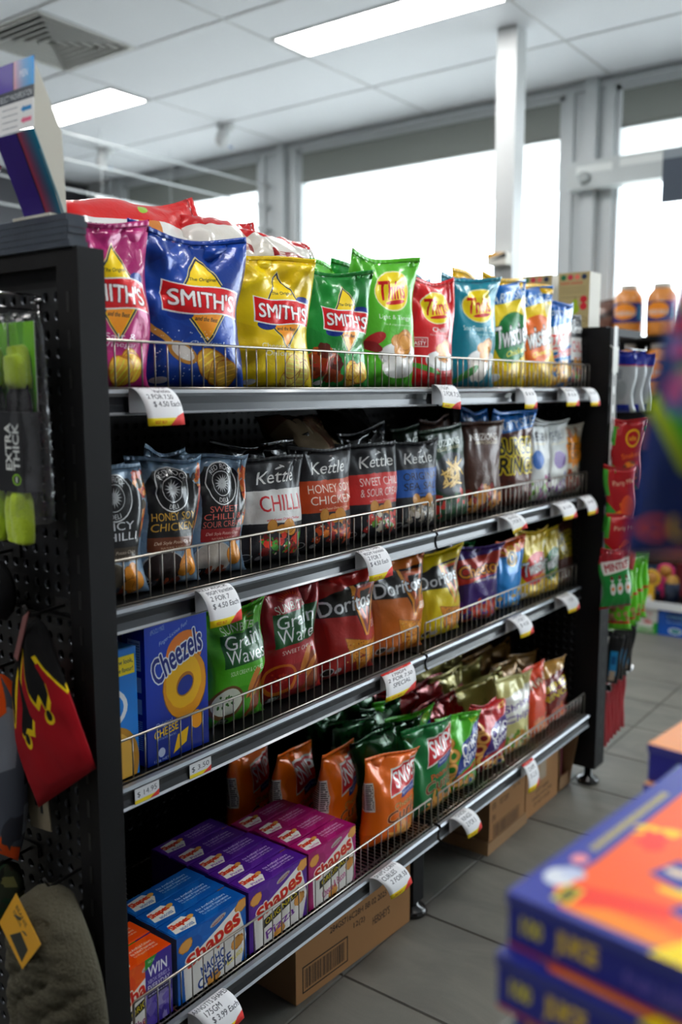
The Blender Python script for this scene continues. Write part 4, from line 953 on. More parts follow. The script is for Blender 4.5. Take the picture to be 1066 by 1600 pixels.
# rows behind
B_ = [
 ('blue', 'blue chip bag tip showing between magenta and blue bags, top shelf', .10, .2, .25, .155, 0, .12, 0, 81),
 ('sv', 'second magenta chip bag peeping out behind the blue one, top shelf', .19, .17, .246, .235, 0, 0, 0, 82),
 ('yel', 'second yellow chip bag hidden behind the first, top shelf', .46, .2, .24, .155, 0, 0, 0, 83),
 ('thinG', 'second light green bag rising behind the chicken leg bag, top shelf', .70, .19, .265, .155, 0, .1, 0, 84),
 ('grS', 'darker green bag tip behind the tall light green bag, top shelf', .85, .19, .27, .16, 0, -.1, 0, 85),
 ('teal', 'second teal bag rising behind the red Chilli bag, top shelf', 1.09, .19, .272, .155, 0, .1, 0, 86),
 ('twO', 'second yellow party bag behind the green patched one, top shelf', 1.33, .18, .305, .155, 0, .1, 0, 87),
 ('twG', 'third yellow party bag in back row of top shelf', 1.56, .18, .285, .16, 0, 0, 0, 88),
 ('rr3', 'second red lettered deli bag behind the honey soy one, second shelf', .225, .13, .215, .135, 1, .2, .1, 91),
 ('rr2', 'gold lettered deli bag leaning behind the white lettered one, second shelf', .09, .13, .2, .13, 1, -.2, -.05, 92),
 ('rr1', 'deli bag behind the red lettered star logo one, second shelf', .335, .13, .2, .14, 1, .1, .15, 93),
 ('fDk', 'plain dark bag behind the white banded Kettle bag, second shelf', .43, .17, .215, .145, 1, 0, .1, 94),
 ('fDk', 'plain dark bag behind the orange banded Kettle bag, second shelf', .60, .17, .22, .145, 1, 0, -.1, 95),
 ('fDk', 'plain dark bag behind the blue banded Kettle bag, second shelf', .88, .18, .235, .145, 1, 0, -.15, 96),
 ('inf', 'second green veggie straws bag in shade behind the first', 1.06, .17, .235, .14, 1, 0, -.1, 97),
 ('pr', 'second prawn cracker bag in shade left of the first', 1.15, .17, .245, .135, 1, 0, -.05, 98),
 ('br', 'second burger ring bag in shade behind the first, second shelf', 1.36, .18, .262, .145, 1, 0, 0, 99),
 ('v2', 'second white vegetable chip bag behind the purple circle one', 1.60, .17, .228, .155, 1, 0, 0, 100),
 ('gw', 'second lime green Grain Waves bag in shade, third shelf', .35, .15, .215, .16, 2, 0, 0, 101),
 ('chD', 'black Hot puff bag with yellow lettering behind the yellow Doritos', 1.115, .17, .222, .155, 2, .1, .05, 102),
 ('dO', 'second orange Doritos bag in shade on third shelf', .84, .2, .225, .17, 2, 0, 0, 103),
 ('snG', 'green peanut curl bag in shade behind the purple Cheetos bag', 1.30, .15, .19, .15, 2, 0, 0, 104),
]
for (k, lb, x, w, h, y, s, yaw, roll, sd) in B_: bag(lb, PM[k], w, h, .065, x, y, ZS[s]+.001, yaw, -.02, roll, sd, 1.2, nu=16, nv=22)
def lie(lb, m, w, h, t, x, y, z, tilt, yaw, sd, crum=1.3, rise=-.2):
    R_ = (Matrix.Rotation(yaw, 4, 'Z') @ Matrix.Rotation(rise, 4, 'Y') @ Matrix.Rotation(tilt, 4, 'X') @ Matrix.Rotation(PI/2, 4, 'Y')).to_euler()
    return bag(lb, m, w, h, t, x, y, z, seed=sd, crum=crum, rot=R_)
lie('big red and white chip bag lying across the tops of the back row', PM['rl'], .19, .37, .085, .085, .21, 1.468, -.62, .02, 110, 1.6, -.12)
lie('middle red and white chip bag lying flat right of the big one', PM['rl2'], .15, .22, .06, .36, .205, 1.505, -.8, -.1, 111, 1.6, -.05)
lie('smallest red and white chip bag lying furthest right above the yellow bag', PM['rl2'], .12, .2, .055, .485, .175, 1.497, -.85, -.05, 112, 1.6, -.03)
lie('beige and dark red snack bag lying on the Kettle bags, second shelf', PM['fBg'], .15, .2, .06, .60, .2, 1.135, -.9, -.1, 113, 1.3, 0)
lie('dark crumpled bag lying behind the blue banded Kettle bag', PM['fDk'], .15, .18, .06, .80, .19, 1.14, -.8, .1, 114, 1.3, 0)
# bottom shelf: bags behind the front row
for i, (x, y, yaw, roll, lb) in enumerate([(.705, .122, .18, .13, 'second orange SNIPS bag from the front of its row'), (.65, .205, .18, .14, 'third orange SNIPS bag from the front of its row'), (.60, .29, .18, .14, 'rearmost orange SNIPS bag, deepest on the bottom shelf')]):
    bag(lb, PM['snO'], .18, .205, .066, x, y, ZS[3]+.001, yaw, -.05, roll, 120+i, 1.1, nu=16, nv=22)
n = 0
for key, kind, xs, ys in (('fG', 'dark green foil', (.88, .99), (.12, .2, .28)), ('onG', 'lime green onion ring', (1.05,), (.125, .21)), ('fR', 'dark red foil', (1.13, 1.24), (.13, .21, .3)), ('fB', 'olive gold foil', (1.34, 1.45), (.12, .2, .28)), ('fT', 'tan foil', (1.56, 1.68), (.13, .22, .31))):
    for xi, x in enumerate(xs):
        for yi, y in enumerate(ys):
            g = f'{kind} bags heaped behind the bottom shelf front row'
            nm = ('first', 'second', 'third')[yi]; cl = ' nearer column' if xi == 0 and len(xs) > 1 else (' further column' if len(xs) > 1 else ' short column')
            bag(f'{kind} bag, {nm} behind the front row,{cl}, bottom shelf', PM[key], .165, .2+.012*yi, .055, x+.012*((yi*7+xi*3) % 3-1), y, ZS[3]+.001, -.12+.05*((n % 3)-1), -.05, .05*((n*5 % 3)-1), 200+n, 1.3, group=g, nu=14, nv=20); n += 1
# boxes of crackers on the bottom shelf
card = lambda n_, im: img_mat(n_, im, .35, 0, .35, .04, 30)
def shp(key, bgc, lite, flav, fcol, orig=True, promo=False):
    edge = mat('card_'+key, bgc, .4, coat=.3)
    return [edge, card('front_'+key, d_shapes(bgc, lite, flav, fcol, orig, promo)), edge, card('top_'+key, d_shapestop(bgc, lite, flav, fcol))]
SH = [('orange', shp('orange', 'd8581c', 'e8863a', 'Cheddar', '8a2a6a', True, True), -.016, .114, 2, 'orange Shapes cracker box with purple WIN panel'),
      ('blue', shp('blue', '1c62a8', '3a8ad0', 'NACHO CHEESE', '1c3f88', False), .110, .162, 3, 'blue NACHO CHEESE Shapes cracker box'),
      ('purple', shp('purple', '5b2a8c', '8a5ab8', 'Pizza', '7a3a9a'), .281, .161, 5, 'purple Pizza Shapes cracker box'),
      ('magenta', shp('magenta', 'a01f6c', 'cc5a9a', 'Cheese & Bacon', 'b02a7a'), .449, .152, 4, 'magenta cheese Shapes cracker box')]
ORD = ['frontmost', 'second from front', 'third from front', 'fourth from front', 'rearmost fifth']
for key, ms, x0, w, cnt, lb in SH:
    for k in range(cnt):
        carton(f'{lb}, {ORD[k]} in its row, bottom shelf', x0+.002*((k*7) % 3-1), -.008+.0515*k, ZS[3]+.001, w, .0495, .117, ms, yaw=.006*((k*5) % 3-1), name='cracker_box', group=f'{key} cracker boxes')
# boxes on the third shelf
cz = d_cheezel()
cb = [mat('card_royal', '12389a', .4, coat=.3), card('cheese_ring_front', cz), card('cheese_ring_side', d_boxside('12389a')), mat('card_royal', '12389a')]
carton('royal blue Cheezels box with a big yellow ring, third shelf', .100, .038, ZS[2]+.001, .136, .05, .234, cb, name='snack_box')
carton('second royal blue Cheezels box tucked behind the first', .102, .093, ZS[2]+.001, .136, .05, .225, cb, name='snack_box', flaps=False)
bb = [mat('card_sky', '2b7fc6', .4, coat=.3), card('sky_box', d_bluebox()), mat('card_sky', '2b7fc6'), mat('card_sky', '2b7fc6')]
carton('sky blue biscuit box with yellow New look label beside the near upright', -.015, .036, ZS[2]+.001, .096, .05, .205, bb, name='biscuit_box')
# shipping cartons on the floor
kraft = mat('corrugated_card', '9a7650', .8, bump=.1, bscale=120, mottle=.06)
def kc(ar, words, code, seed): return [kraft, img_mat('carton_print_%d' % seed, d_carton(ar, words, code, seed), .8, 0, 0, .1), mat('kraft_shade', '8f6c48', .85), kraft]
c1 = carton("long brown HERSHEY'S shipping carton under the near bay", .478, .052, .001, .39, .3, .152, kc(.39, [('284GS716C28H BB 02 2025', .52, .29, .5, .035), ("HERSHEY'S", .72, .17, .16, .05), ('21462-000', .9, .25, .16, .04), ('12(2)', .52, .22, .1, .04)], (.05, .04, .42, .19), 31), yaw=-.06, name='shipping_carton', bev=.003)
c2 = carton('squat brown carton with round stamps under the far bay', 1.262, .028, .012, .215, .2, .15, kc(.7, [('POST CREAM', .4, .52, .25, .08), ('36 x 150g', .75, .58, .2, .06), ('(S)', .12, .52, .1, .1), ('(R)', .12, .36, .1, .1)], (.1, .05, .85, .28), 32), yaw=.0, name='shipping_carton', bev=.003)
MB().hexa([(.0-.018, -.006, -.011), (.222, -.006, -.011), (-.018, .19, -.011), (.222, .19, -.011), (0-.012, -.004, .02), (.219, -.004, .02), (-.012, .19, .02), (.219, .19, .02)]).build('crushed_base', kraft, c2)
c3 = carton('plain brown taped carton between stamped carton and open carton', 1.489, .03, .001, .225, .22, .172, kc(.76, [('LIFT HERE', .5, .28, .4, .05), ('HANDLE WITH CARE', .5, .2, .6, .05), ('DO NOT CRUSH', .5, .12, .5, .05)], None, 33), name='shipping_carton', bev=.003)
MB().box(.09, -.0006, .09, .135, .0, .173).build('tape', mat('clear_tape', 'b9a184', .2, coat=.8), c3)
t = tag(empty('open_carton', (1.728, .03, .001)), 'open brown display carton with pink packets at the far upright', 'box')
MB().box(0, .0, 0, .004, .2, .19).box(0, .196, 0, .075, .2, .19).box(0, 0, 0, .075, .2, .004).box(.0, 0, .0, .075, .004, .045).build('body', kraft, t)
MB().hexa([(.075, .0, 0), (.079, 0, 0), (.075, .2, 0), (.079, .2, 0), (.071, -.03, .188), (.075, -.03, .188), (.075, .2, .19), (.079, .2, .19)]).build('side_flap', kraft, t)
for k in range(3): tag(MB().box(0, 0, 0, .05, .012, .13).build('packet', mat('pink_packet', 'b0326a', .3, coat=.5), None, (1.742, .05+.02*k, .006)), 'pink packet standing in the open carton, ' + ('front', 'middle', 'back')[k] + ' one', 'packet', 'pink packets')

# ------------------------------------------------------------------ price tags (folded paper curling off the rails)
paper = mat('paper_back', 'c3c3c6', .7)
def price_tag(lb, lines_, x, s, w=.07, drop=.05, out=.034, skew=0, red=False, key=None, flip=0, lift=0):
    y0, z0 = YS[s], ZS[s]
    key = key or lb
    pm_ = img_mat('tag_'+key, d_tag(lines_, red), .6, 0, 0, 0)
    n, m_ = 10, 6; b = MB(); V, Fc, U_ = [], [], []
    for i in range(n+1):
        q = i/n
        yy = -.0125-out*(math.sin(q*PI*.5)**1.1); zz = .002+lift+.004*math.sin(q*PI)-drop*(q**1.6)
        for j in range(m_+1):
            p = j/m_; V.append((p*w+skew*q, yy-.004*math.sin(p*PI)*q*(1 if not flip else -1), zz+flip*.006*q*(p-.5)))
    for i in range(n):
        for j in range(m_):
            a = i*(m_+1)+j; Fc.append((a+m_+1, a+m_+2, a+1, a)); U_.append([(j/m_, 1-(i+1)/n), ((j+1)/m_, 1-(i+1)/n), ((j+1)/m_, 1-i/n), (j/m_, 1-i/n)])
    b.add(V, Fc, 0, True, U_)
    o = b.build('price_tag', [pm_, paper], None, (x, y0, z0)); so_ = o.modifiers.new('thick', 'SOLIDIFY'); so_.thickness = .0004; so_.material_offset = 1; so_.offset = -1
    lf = MB().add([(0, -.0135, -.034), (w, -.0135, -.034), (w, -.0128, .0015+lift), (0, -.0128, .0015+lift)], [(0, 1, 2, 3)], 0).build('backing_leaf', paper, o); q = lf.modifiers.new('thick', 'SOLIDIFY'); q.thickness = .0003
    return tag(o, lb, 'price tag', 'folded price tags')
SM = [['SMITHS 170GM', .5, .7], ['Varieties', .65, .4], ['2 FOR 7.50', .5, .6], ['$ 4.50 Each', .6, .65]]
price_tag('folded SMITHS price tag below the magenta bag', SM, .042, 0, .070, .054, .036, .004)
price_tag('THINS CHIPS price tag at the top shelf joint', [['THINS CHIPS', .6, .7], ['175GM', .35, .4], ['2 FOR 7.50', .6, .75]], .872, 0, .078, .05, .04, -.022, flip=-1, lift=.006)
price_tag('narrow price tag under the yellow Twisties bags, top shelf', [['TWISTIES', .5, .7], ['$ 6.50', .5, .6]], 1.275, 0, .07, .052, .04, -.03)
price_tag('price tag under the blue ring bag, top shelf', [['CHEESE', .5, .6], ['RINGS', .5, .6], ['$ 6.50', .5, .6]], 1.53, 0, .085, .05, .036, -.02)
price_tag('last price tag at the far end of top shelf', [['KETTLE', .5, .6], ['$ 5.00', .5, .6]], 1.68, 0, .07, .052, .036, .0)
price_tag('RED ROCK price tag below the star logo bag', [['RED ROCK', .45, .75], ['90GM Varieties', .55, .7], ['2 FOR 7', .45, .5], ['$ 4.50 Each', .55, .7]], .159, 1, .072, .055, .036, -.003)
price_tag('KETTLE CHIPS price tag below the red banded bag', [['KETTLE CHIPS', .45, .75], ['90GM Varieties', .5, .7], ['2 FOR 7', .4, .45], ['$ 4.50 Each', .5, .65]], .588, 1, .082, .056, .034, .0)
price_tag('price tag below the BURGER RINGS bag, second shelf', [['BURGER', .5, .6], ['RINGS', .5, .5], ['2 FOR 9', .5, .5]], 1.186, 1, .08, .04, .034, .02, flip=1)
price_tag('price tag below the purple circle bag, second shelf', [['VEGE CHIPS', .5, .7], ['$ 5.50', .5, .5]], 1.5, 1, .095, .044, .034, .01)
price_tag('last price tag at the far end of second shelf', [['TURTLE', .5, .6], ['$ 4.00', .5, .5]], 1.685, 1, .075, .05, .034, .0)
price_tag('red headed double price tag below the orange Doritos bag', [['DORITOS', .5, .6], ['170GM', .5, .4], ['2 FOR 7.50', .5, .7], ['SPECIAL', .5, .5]], .71, 2, .115, .045, .034, -.03, red=True)
price_tag('price tag below the purple Cheetos bag, third shelf', [['CHEETOS', .5, .6], ['2 FOR 7', .5, .5], ['$ 4.50', .5, .5]], 1.29, 2, .08, .05, .034, .02)
price_tag('price tag below the green Twisties bag, third shelf', [['TWISTIES', .5, .6], ['2 FOR 7', .5, .5]], 1.6, 2, .085, .046, .034, .02)
price_tag('SHAPES price tag on the rail below the blue cracker boxes', [['ARNOTTS SHAPES', .5, .85], ['175GM', .4, .4], ['$ 3.99 Each', .6, .65]], .105, 3, .078, .05, .034, .018)
price_tag('SNIPS CORN CURLIES price tag above the long carton', [['SNIPS CORN', .5, .75], ['CURLIES', .4, .5], ['2 FOR 5$', .6, .6]], .615, 3, .082, .05, .034, .03)
price_tag('price tag below the lime Onion Rings bag, bottom shelf', [['ONION', .5, .5], ['RINGS', .5, .5], ['2 FOR 5', .5, .5]], .94, 3, .07, .052, .034, .03)
price_tag('red headed price tag below the Shrimp Chips bag, bottom shelf', [['SHRIMP', .5, .5], ['CHIPS', .5, .5], ['$ 2.50', .5, .5]], 1.32, 3, .065, .06, .034, -.025, red=True)
for k, (tx, x, lb) in enumerate((('$ 14.95', .048, 'fourteen ninety five price ticket flat in the rail below the sky blue biscuit box'), ('$ 3.50', .163, 'three fifty price ticket flat in the rail below the Cheezels box'))):
    o = tag(MB().box(0, -.0007, 0, .049, 0, .024, mis=[1, 0, 0, 0, 0, 0]).build('price_ticket', [paper, img_mat('flat_price_%d' % k, d_flat(tx), .5, bump=0)], None, (x, YS[2]-.0095, ZS[2]-.0335)), lb, 'price tag', 'flat price tickets')

# ================================================================== NEAR END: goods hung on the perforated panel, stand on top
def puffy(name, rows, thick, mats, loc, yaw, nu=14, sub=5, seed=1, wr=.0, parent=None, pw=.6):
    """soft pack or knitted piece; rows run from top to bottom as (x_left, z_left, x_right, z_right)"""
    R_ = np.array(rows, float); k = len(rows); t = np.linspace(0, k-1, (k-1)*sub+1)
    def cr(v):
        out = []
        for q in t:
            i = min(int(q), k-2); f = q-i; p0, p1, p2, p3 = v[max(i-1, 0)], v[i], v[i+1], v[min(i+2, k-1)]
            out.append(.5*((2*p1)+(-p0+p2)*f+(2*p0-5*p1+4*p2-p3)*f*f+(-p0+3*p1-3*p2+p3)*f**3))
        return np.array(out)
    A = np.stack([cr(R_[:, i]) for i in range(4)], 1)[::-1]
    nv = len(A)-1; s = np.linspace(0, 1, nu+1); v = np.linspace(0, 1, nv+1)
    Sg, Vg = np.meshgrid(s, v)
    X = A[:, 0:1]*(1-s)+A[:, 2:3]*s; Z = A[:, 1:2]*(1-s)+A[:, 3:4]*s
    r = np.random.RandomState(seed); ph = r.uniform(0, 6, 6)
    g = (np.maximum(1-np.abs(2*Sg-1)**2.4, 0)*np.minimum(1, np.minimum(Vg, 1-Vg)*7+.0))**pw
    w = wr*(np.sin(Sg*17+ph[0]+2*np.sin(Vg*6+ph[1]))+np.sin(Vg*23+ph[2]+2*np.sin(Sg*5+ph[3])))*np.minimum(g*2, 1)
    Y = thick/2*g+w
    F_ = np.stack([X, -Y, Z], -1); B_ = np.stack([X, thick/2*g, Z], -1)
    me = grid_mesh(name, F_, B_, np.stack([Sg, Vg], -1), mats, nu, nv)
    return link(name, me, parent, loc, yaw)
def knit(key, im): return img_mat('knit_'+key, im, .95, 0, 0, .5, 260, knit=True, sheen=.0)
# flame beanie
c = Cv(1.5, '0c0c0f', 256, seed=2)
fl1 = [(0, 0), (1, 0), (1, .82), (.9, .98), (.75, 1.12), (.66, 1.1), (.78, .95), (.8, .8), (.72, .66), (.66, .8), (.6, .72), (.5, .82), (.38, 1.18), (.34, .9), (.42, .7), (.5, .62), (.46, .48), (.38, .5), (.33, .42), (.27, .5), (.3, .75), (.28, 1.0), (.2, .78), (.16, .6), (.08, .66), (0, .95)]
c.poly([(x, y+.035) for x, y in fl1], 'e2c81f'); c.poly([(x+.012, y+.02) for x, y in fl1], 'e2c81f'); c.poly([(x+(.02 if x > .05 else 0), y-.035) for x, y in fl1], '9a0c20')
for (a, b_, r1) in ((.74, .62, .06), (.36, .42, .05), (.12, .6, .055)): c.ell(a, b_, r1, r1*1.3, 'e2c81f'); c.ell(a, b_+.02, r1*.6, r1*.95, '121216')
fb = knit('flame', c.done('flame_knit'))
t = tag(empty('flame_beanie', (-.1, 0, 0), (0, 0, -PI/2)), 'red and black beanie with yellow edged flames hanging on the perforated panel', 'beanie')
puffy('knitted_body', [(-.034, .925, -.018, .93), (-.07, .875, .012, .88), (-.088, .80, .045, .825), (-.082, .73, .068, .785), (-.041, .651, .092, .744)], .035, [fb], (0, 0, 0), 0, 16, 6, 3, .001, t)
MB().hexa([(-.052, -.02, .875), (-.044, -.02, .87), (-.052, -.018, .875), (-.044, -.018, .87), (-.026, -.02, .935), (-.012, -.02, .945), (-.026, -.018, .935), (-.012, -.018, .945)]).build('swing_tag', mat('tag_dull_red', '7a4a48', .5), t)
# black wire hooks that carry the goods
def hook(lb, y, z, L=.14, col=None, x0=-.05, dirx=-1):
    t = tag(empty('display_hook', (x0, y, z)), lb, 'hook', 'display hooks')
    m_ = col or rubber
    MB().tube([(0, 0, 0), (dirx*L, 0, -.004), (dirx*(L+.008), 0, .012)], .0025, 6).build('prong', m_, t); MB().box(-.004 if dirx < 0 else 0, -.02, -.01, 0 if dirx < 0 else .004, .02, .01).build('plate', m_, t)
    return t
hook('black hook holding the flame beanie', .026, .938, .06)
# cable knit beanie with yellow swing tag
gb = mat('grey_wool', '4a4636', .95, bump=.9, bscale=220)
t = tag(empty('cable_knit_beanie', (-.115, 0, 0), (0, 0, -PI/2)), 'olive grey cable knit beanie with yellow diamond tag at the bottom of the panel', 'beanie')
b = puffy('knitted_body', [(-.03, .545, .0, .55), (-.072, .50, .052, .51), (-.085, .43, .09, .45), (-.088, .36, .105, .38), (-.09, .25, .11, .27)], .075, [gb], (0, 0, 0), 0, 30, 14, 5, 0, t, .55)
me = b.data; 
for v in me.vertices:
    if v.co.y < -.004:
        X, Z = v.co.x, v.co.z
        v.co.y -= .010*abs(math.sin(X*55+2.2*math.sin(Z*38)))**.6*min(1, -v.co.y/.02)+.0015*math.sin(Z*300)
c = Cv(1.0, 'd9a81e', 128); c.poly([(.35, .15), (.9, .1), (.85, .5), (.5, .55)], '1f2416'); c.txt('BEANIE', .35, .82, .4, .1, '4a3a10', rot=.0); c.lines(.3, .66, .3, .1, 2, '6a5518')
MB().add([(-.05, -.05, .505), (.0, -.05, .455), (.04, -.046, .505), (-.012, -.046, .56)], [(0, 1, 2, 3)], 0, False, [[(0, .0), (1, 0), (1, 1), (0, 1)]]).build('swing_tag', img_mat('yellow_tag', c.done('yellow_tag'), .5, bump=0), t).modifiers.new('t', 'SOLIDIFY').thickness = .0006
hook('black hook holding the cable knit beanie', .01, .55, .06)
# camouflage beanie cut by the frame
c = Cv(1.6, '585c66', 160, seed=9)
for i in range(16): c.ell(c.r.rand(), c.r.rand()*1.6, .16, .1, ['17181b', '8b9099', '3c3f48', 'd95f1e'][i % 4], c.r.rand()*3, 1, .35, 18)
c.poly([(0, 1.0), (.9, .95), (1, 1.6), (0, 1.6)], 'd95f1e'); c.poly([(.7, .7), (.95, .75), (1, 1.2), (.8, 1.1)], '8b8f98'); c.rect(.6, 0, 1, .12, 'd95f1e')
t = tag(empty('camouflage_beanie', (-.1, 0, 0), (0, 0, -PI/2)), 'orange grey and black camouflage knitted beanie cut by the left frame edge', 'beanie')
puffy('knitted_body', [(-.15, .83, -.12, .832), (-.18, .78, -.085, .79), (-.20, .70, -.072, .715), (-.20, .62, -.078, .63), (-.20, .545, -.098, .552)], .05, [knit('camo', c.done('camo_knit'))], (0, 0, 0), 0, 14, 6, 7, .001, t)
hook('black hook holding the camouflage beanie', .135, .84, .06)
c = Cv(1.4, '2c3324', 160, seed=4)
for i in range(30): c.ell(c.r.rand(), c.r.rand()*1.4, .12, .08, ['1c3a24', '6c6a44', '2a1f18', '14170f'][i % 4], c.r.rand()*3, 1, .35, 18)
t = tag(empty('camouflage_beanie', (-.1, 0, 0), (0, 0, -PI/2)), 'dark green woodland camouflage beanie at the lower left frame edge', 'beanie')
puffy('knitted_body', [(-.15, .535, -.125, .537), (-.19, .50, -.1, .505), (-.21, .46, -.105, .468), (-.2, .42, -.13, .43)], .05, [knit('woodland', c.done('woodland_knit'))], (0, 0, 0), 0, 12, 5, 8, .001, t)
hook('black hook holding the woodland camouflage beanie', .137, .54, .06)
c = Cv(1.2, '141417', 96, seed=4); c.ell(.75, .5, .08, .2, 'e4e4e2', .3); c.ell(.55, .3, .06, .14, 'e4e4e2', -.4); c.ell(.88, .75, .06, .12, 'e4e4e2')
t = tag(empty('black_patterned_beanie', (-.1, 0, 0), (0, 0, -PI/2)), 'black beanie with white marks at the left frame edge above the flames', 'beanie')
puffy('knitted_body', [(-.16, 1.0, -.13, 1.0), (-.2, .975, -.09, .98), (-.2, .94, -.078, .95), (-.19, .905, -.095, .915)], .05, [knit('whitemark', c.done('mark_knit'))], (0, 0, 0), 0, 12, 5, 9, .001, t)
hook('black hook holding the white marked beanie', .145, 1.005, .06)
t = tag(MB().box(-.03, -.001, -.065, .02, .001, .065).box(-.012, -.0016, -.03, -.006, -.001, .03, 1).box(.0, -.0016, -.04, .006, -.001, .02, 1).build('card_tag', [mat('kraft_tag', '7f7560', .8), rubber], None, (-.075, .075, .665), (0, -.1, -PI/2)), 'kraft cardboard tag hanging behind the flame beanie', 'tag')
# sock packs on chrome hook
chrome = mat('chrome', 'd2d2d4', .12, metal=1)
neon = mat('neon_knit', 'b4cf1e', .9, bump=.6, bscale=300, sheen=.3); blackk = mat('black_knit', '0d0d0f', .9, bump=.4, bscale=300)
c = Cv(1.6, '74b52e', 128, seed=3); c.grad(0, '3f7d1c', 1.6, '8fcf3a'); c.poly([(.3, 1.6), (.5, 1.1), (.6, 1.6)], '4a8a20', .5); c.poly([(.75, .0), (1, .6), (1, 0)], '1f3b14', .7)
gcard = img_mat('sock_card', c.done('sock_card'), .4, 0, .3, 0)
c = Cv(2.2, '26272a', 128); c.txt('EXTRA', .42, 1.25, 1.3, .26, 'e6e8e4', rot=PI/2, off=.04); c.txt('THICK', .72, 1.25, 1.3, .26, 'e6e8e4', rot=PI/2, off=.04); c.ell(.7, .35, .17, .16, '9ccf3a'); c.ell(.7, .35, .13, .12, '26272a'); c.rect(.66, .27, .72, .43, 'd8dcd4')
slab = img_mat('sock_label', c.done('sock_label'), .45, 0, .2, 0)
def plastic(name='clear_film'):
    if name in _m: return _m[name]
    m = bpy.data.materials.new(name); m.use_nodes = True; nt = m.node_tree; nt.nodes.remove(nt.nodes['Principled BSDF'])
    a = nt.nodes.new('ShaderNodeBsdfTransparent'); a.inputs[0].default_value = (.93, .94, .95, 1); g = nt.nodes.new('ShaderNodeBsdfGlossy'); g.inputs['Roughness'].default_value = .12
    n = nt.nodes.new('ShaderNodeTexNoise'); n.inputs['Scale'].default_value = 60; tc = nt.nodes.new('ShaderNodeTexCoord'); nt.links.new(tc.outputs['Object'], n.inputs[0])
    bp = nt.nodes.new('ShaderNodeBump'); bp.inputs['Strength'].default_value = .9; bp.inputs['Distance'].default_value = .006; nt.links.new(n.outputs['Fac'], bp.inputs['Height']); nt.links.new(bp.outputs[0], g.inputs['Normal'])
    mx = nt.nodes.new('ShaderNodeMixShader'); mx.inputs[0].default_value = .09
    nt.links.new(a.outputs[0], mx.inputs[1]); nt.links.new(g.outputs[0], mx.inputs[2]); nt.links.new(mx.outputs[0], nt.nodes['Material Output'].inputs[0]); _m[name] = m; return m
film = plastic()
def socks(lb, y, toe):
    t = tag(empty('sock_pack', (-.1, y, 0), (0, 0, -PI/2)), lb, 'socks', 'sock packs')
    MB().box(-.028, .0, 1.17, .028, .001, 1.327, mis=[1, 0, 0, 0, 0, 0]).build('green_card', [mat('card_white', 'dedfda'), gcard], t)
    for k in (0, 1): puffy('sock', [(-.022+.006*k, 1.295-.012*k, .006+.006*k, 1.298-.012*k), (-.024+.006*k, 1.285-.012*k, .018+.004*k, 1.285-.015*k), (-.022+.006*k, 1.24, .022, 1.24)], .022, [neon], (0, -.003-.01*k, 0), 0, 12, 5, 3+k, .0005, t)
    puffy('sock_leg', [(-.022, 1.245, .022, 1.245), (-.022, 1.15, .024, 1.15), (-.02, 1.09, .026, 1.09)], .026, [blackk], (0, -.008, 0), 0, 10, 5, 5, .0005, t)
    MB().box(-.026, -.026, 1.105, .03, -.0, 1.21, mis=[1, 2, 0, 2, 0, 0]).build('label_band', [mat('label_dark', '26272a'), slab, mat('label_dark', '26272a')], t)
    for k in (0, 1): puffy('sock_toe', [(-.03+.02*k, 1.11, .008+.016*k, 1.11), (-.036+.02*k, 1.075, .008+.02*k, 1.075), (-.032+.022*k, 1.045, .0+.026*k, 1.04), (-.025+.024*k, 1.036, -.006+.024*k, 1.034)], .024, [toe if k == 0 else neon], (0, -.01-.006*k, 0), 0, 12, 5, 8+k, .0005, t)
    puffy('clear_sleeve', [(-.03, 1.337, .046, 1.342), (-.034, 1.3, .05, 1.3), (-.034, 1.2, .055, 1.18), (-.032, 1.1, .056, 1.08), (-.02, 1.06, .045, 1.06)], .045, [film], (0, -.004, 0), 0, 14, 6, 9, .002, t)
socks('pack of black extra thick socks with neon yellow toes in a clear sleeve', .028, neon)
socks('second sock pack cut by the left frame edge with an orange sock showing', .088, mat('orange_knit', 'd8541e', .9, bump=.5, bscale=300))
t = tag(empty('chrome_hook', (-.05, .058, 1.364)), 'chrome wire double hook above the sock packs', 'hook')
MB().tube([(-.15, -.002, .002), (-.004, 0, .002), (0.0, 0, 0), (.0, 0, -.014), (-.005, 0, -.018), (-.15, -.002, -.014), (-.158, -.002, -.004)], .0019, 8).tube([(.004, 0, -.008), (-.012, 0, -.008)], .0019, 8).tube([(-.004, -.014, -.004), (-.004, .014, -.004)], .0019, 8).build('wire', chrome, t)
# reading glasses stand and flat black packs on top of the frame
st = tag(empty('reading_glasses_stand', (0, 0, 0)), 'tilted cardboard reading glasses stand with purple and blue gradient panels', 'display stand')
c = Cv(1.0, '5a3f9a', 256); c.grad(0, 'b3465a', 1.0, 'e8d8c8', .52, 1); 
for k in range(24): c.grad(0, '%02x%02x%02x' % tuple(int(v) for v in (200-k*7, 110+k*2.2, 130+k*3.4)), 1.0, '%02x%02x%02x' % tuple(int(v) for v in (225-k*8, 190-k*1.2, 205+k*1)), .5+k/48, .5+(k+1)/48+.003)
c.rect(0, 0, .48, 1.0, '5b48a5'); c.rect(.48, 0, .5, 1, '18182a'); c.rect(0, .42, 1, .6, '3c4450'); c.txt('SELECT MAGNIFICATION', .55, .5, .82, .09, 'e4e8ea'); c.rect(0, 0, 1, .42, 'eceded')
c.txt('MEN', .75, .8, .2, .1, 'f0f4f8')
for k in range(4): c.lines(.4, .34-.09*k, .4, .03, 1, '8a9098')
for y, q in ((.29, '1c8ac0'), (.13, 'e07a9a')): c.poly([(.68, y), (.76, y+.05), (.76, y+.03), (.95, y+.03), (.95, y-.03), (.76, y-.03), (.76, y-.05)], q)
hdr = img_mat('stand_header', c.done('stand_header'), .5, 0, .05, 0)
